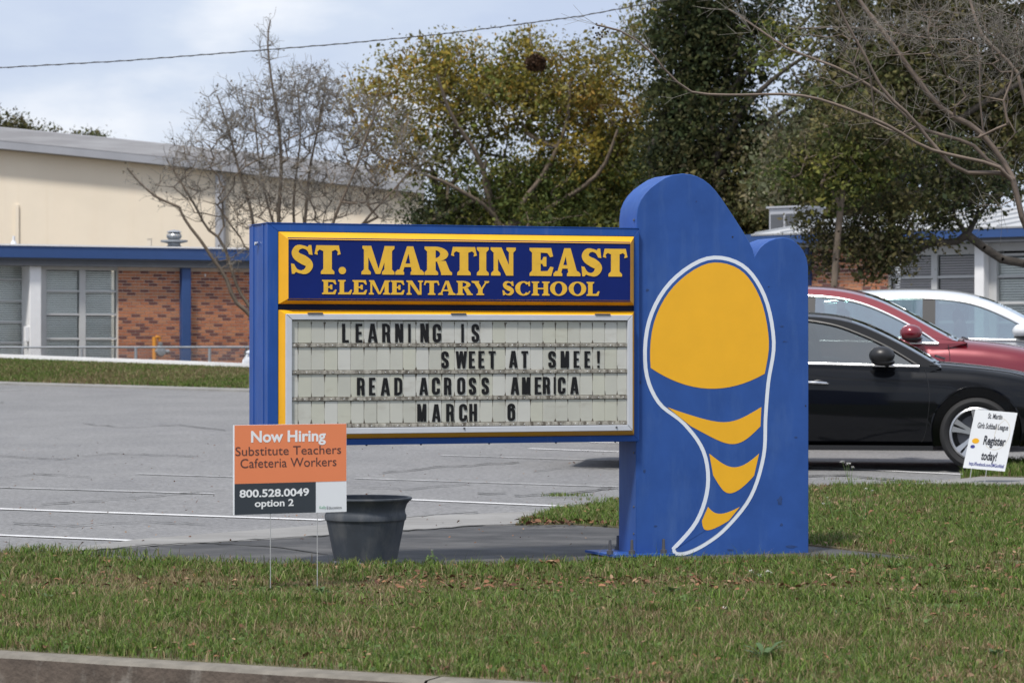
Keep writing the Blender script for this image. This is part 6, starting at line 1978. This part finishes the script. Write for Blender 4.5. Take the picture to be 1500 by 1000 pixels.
x, y = scatter(verge, 190, (-3.6, 3.9), (10.2, 17.2))
# more of them along the concrete and in a band through the verge
ok = rng.random(len(x)) < np.clip(.18+.6*np.maximum(patch(x*1.5+40, y*2+9), 0)+.9*np.exp(-((y-15.2-.05*x)/.55)**2)*(x > -.8), 0, 1)
fallen('fallen_leaves', x[ok], y[ok], .035, .015)
x, y = scatter(lawn, 110, (-.2, 6.2), (16.4, 26))
ok = rng.random(len(x)) < .5
fallen('fallen_leaves', x[ok], y[ok], .042, .024)
g = [(rng.uniform(760, 905), rng.uniform(764, 772)) for _ in range(110)]
g = [ground_at(*q) for q in g]; fallen('fallen_leaves', np.array([q.x for q in g]), np.array([q.y for q in g]), .05, .02)
g = ground_at(810, 834); fallen('fallen_leaves', g.x+rng.normal(size=9)*.03, g.y+rng.normal(size=9)*.02, .075, .035)
# small debris on the asphalt
n = 260
px_ = rng.uniform(0, 900, n); py_ = rng.uniform(650, 800, n)
g = [ground_at(a, b) for a, b in zip(px_, py_)]
X_ = np.array([q.x for q in g]); Y_ = np.array([q.y for q in g])
ok = ~inside(verge, X_, Y_) & ~inside(lawn, X_, Y_)
fallen('leaf_litter', X_[ok], Y_[ok], .022, .004)

# tufts among the bricks of the frontage: flowering weeds
def weed(label, px, py, pxt, pyt, heads, grp=None, leaves=6):
    g = ground_at(px, py); Y = g.y
    tp = at(pxt, pyt, Y)
    r = empty('flowering_weed', g, 0, label, 'weed', grp)
    mid = (Vector(tp)-g)*.5 + Vector((.012, 0, .0))
    MB().tube([(0, 0, 0), mid, Vector(tp)-g], [.0032, .0026, .0018], 5).build('stem', M['stem_green'], r)
    for hx, hy, hr in heads:
        c = at(hx, hy, Y)-g
        mb = MB(); st = MB()
        st.tube([mid*1.3 if mid.length else mid, c], .0013, 4); st.build('stalk', M['stem_green'], r)
        for q in range(5):
            for k in range(7):
                a = 2*pi*k/7+q; o_ = Vector((random.uniform(-1, 1), random.uniform(-1, 1), random.uniform(-.5, .5)))*hr*.8
                d = Vector((cos(a), sin(a), .35))*hr*.42; w = Vector((-sin(a), cos(a), 0))*hr*.14
                mb.add([c+o_, c+o_+d*.6+w, c+o_+d, c+o_+d*.6-w], [(0, 1, 2, 3)])
        mb.build('flower_head', M['petal'], r)
    n = leaves*2
    C = np.array([[0, 0, 0]])+rng.normal(size=(n, 3))*np.array([.02, .02, .0])+np.array([[0, 0, 1]])*rng.uniform(.01, max(.03, (tp.z-g.z)*.7), (n, 1))
    leaf_cloud('leaves', C, .04, np.tile([[.11, .18, .05]], (n, 1)), r, M['grass'], aspect=.3)
weed('tall white flowering weed in the lawn, its head before the black car', 1246, 772, 1240, 682, [(1234, 676, .018), (1243, 679, .02), (1249, 684, .014)])
weed('weed with two small round white flowers right of the tallest weed', 1262, 770, 1270, 722, [(1268, 715, .012), (1278, 718, .010)])
weed('leaning weed with pale seed heads close to the blue board edge', 1222, 768, 1208, 722, [(1197, 710, .008), (1206, 737, .012), (1212, 728, .008)])
weed('short upright green weed between planter and base plate', 632, 832, 632, 806, [(633, 805, .006)], leaves=14)
weed('cluster of low white flowers in the verge below the tall board', 1108, 850, 1110, 838, [(1100, 836, .016), (1112, 842, .018), (1126, 836, .018), (1130, 839, .014)])
weed('single small white flower in the verge left of the low flower cluster', 1064, 902, 1063, 891, [(1063, 890, .014)])
weed('tiny white flower standing left of the blue base plate in the grass', 899, 842, 899, 838, [(899, 837, .010)])
def rosette(label, px, py, n, L, wd, col, h=.35):
    g = ground_at(px, py)
    r = empty('broadleaf_weed', g, 0, label, 'weed')
    for k in range(n):
        a = 2*pi*k/n + random.uniform(-.3, .3); l = L*random.uniform(.7, 1.2); e_ = random.uniform(.3, 1.0)*h
        d = Vector((cos(a), sin(a), 0)); w = Vector((-sin(a), cos(a), 0))*wd
        z = lambda t: l*e_*(1.9*t-1.1*t*t)
        pts = []
        for t, q in ((0, .15), (.3, .7), (.6, 1), (.85, .6), (1, 0.02)):
            c = d*l*t+Vector((0, 0, z(t)+.006)); pts += [c-w*q, c+w*q]
        MB().add(pts, [(2*i, 2*i+1, 2*i+3, 2*i+2) for i in range(4)]).build('weed_leaf', M[col], r, smooth=True)
M['weed_a'] = mat('weed_leaf_a', (.10, .18, .045), .6, var=.2, scale=30, transl=.2)
M['weed_b'] = mat('weed_leaf_b', (.075, .13, .045), .6, var=.2, scale=30, transl=.2)
rosette('leafy green rosette weed in the grass by the right foot of the board', 1213, 830, 12, .07, .008, 'weed_a', .8)
rosette('wide leaved weed clump in the grass right of the tall board', 1310, 834, 14, .075, .008, 'weed_a', .7)
rosette('leafy weed clump at the end of the bare concrete strip', 1392, 834, 12, .07, .008, 'weed_a', .7)
rosette('dark broad leaved dock plant in the verge at lower right', 1120, 968, 12, .085, .013, 'weed_b', 1.0)
rosette('broad leaved plant in the verge right of the dock plant', 1356, 918, 10, .07, .011, 'weed_a', .7)
rosette('low bluish rosette weed near the kerb at the bottom centre', 1080, 1004, 16, .07, .006, 'weed_b', .8)
rosette('fresh green weed at the planter foot', 562, 836, 12, .055, .006, 'weed_a', 1.0)

_r = random.Random(3)
spots = [(70, 880, 'by the kerb at lower left'), (236, 905, 'left of the yard sign stakes'), (330, 940, 'low down left of the kerb joint'), (560, 900, 'in front of the planter'), (700, 940, 'above the kerb end'), (860, 905, 'left of the blue board foot'), (985, 870, 'just before the blue board'), (905, 965, 'at the bottom right of the kerb'), (1230, 905, 'between the two dock plants'), (1440, 880, 'near the right edge'), (1460, 965, 'in the bottom right corner'), (470, 872, 'right beside the second stake')]
for i, (px, py, where) in enumerate(spots):
    rosette('small leafy weed rosette in the grass ' + where, px, py, _r.randint(7, 12), _r.uniform(.045, .07), _r.uniform(.007, .011), _r.choice(['weed_a', 'weed_b']), _r.uniform(.5, .9))
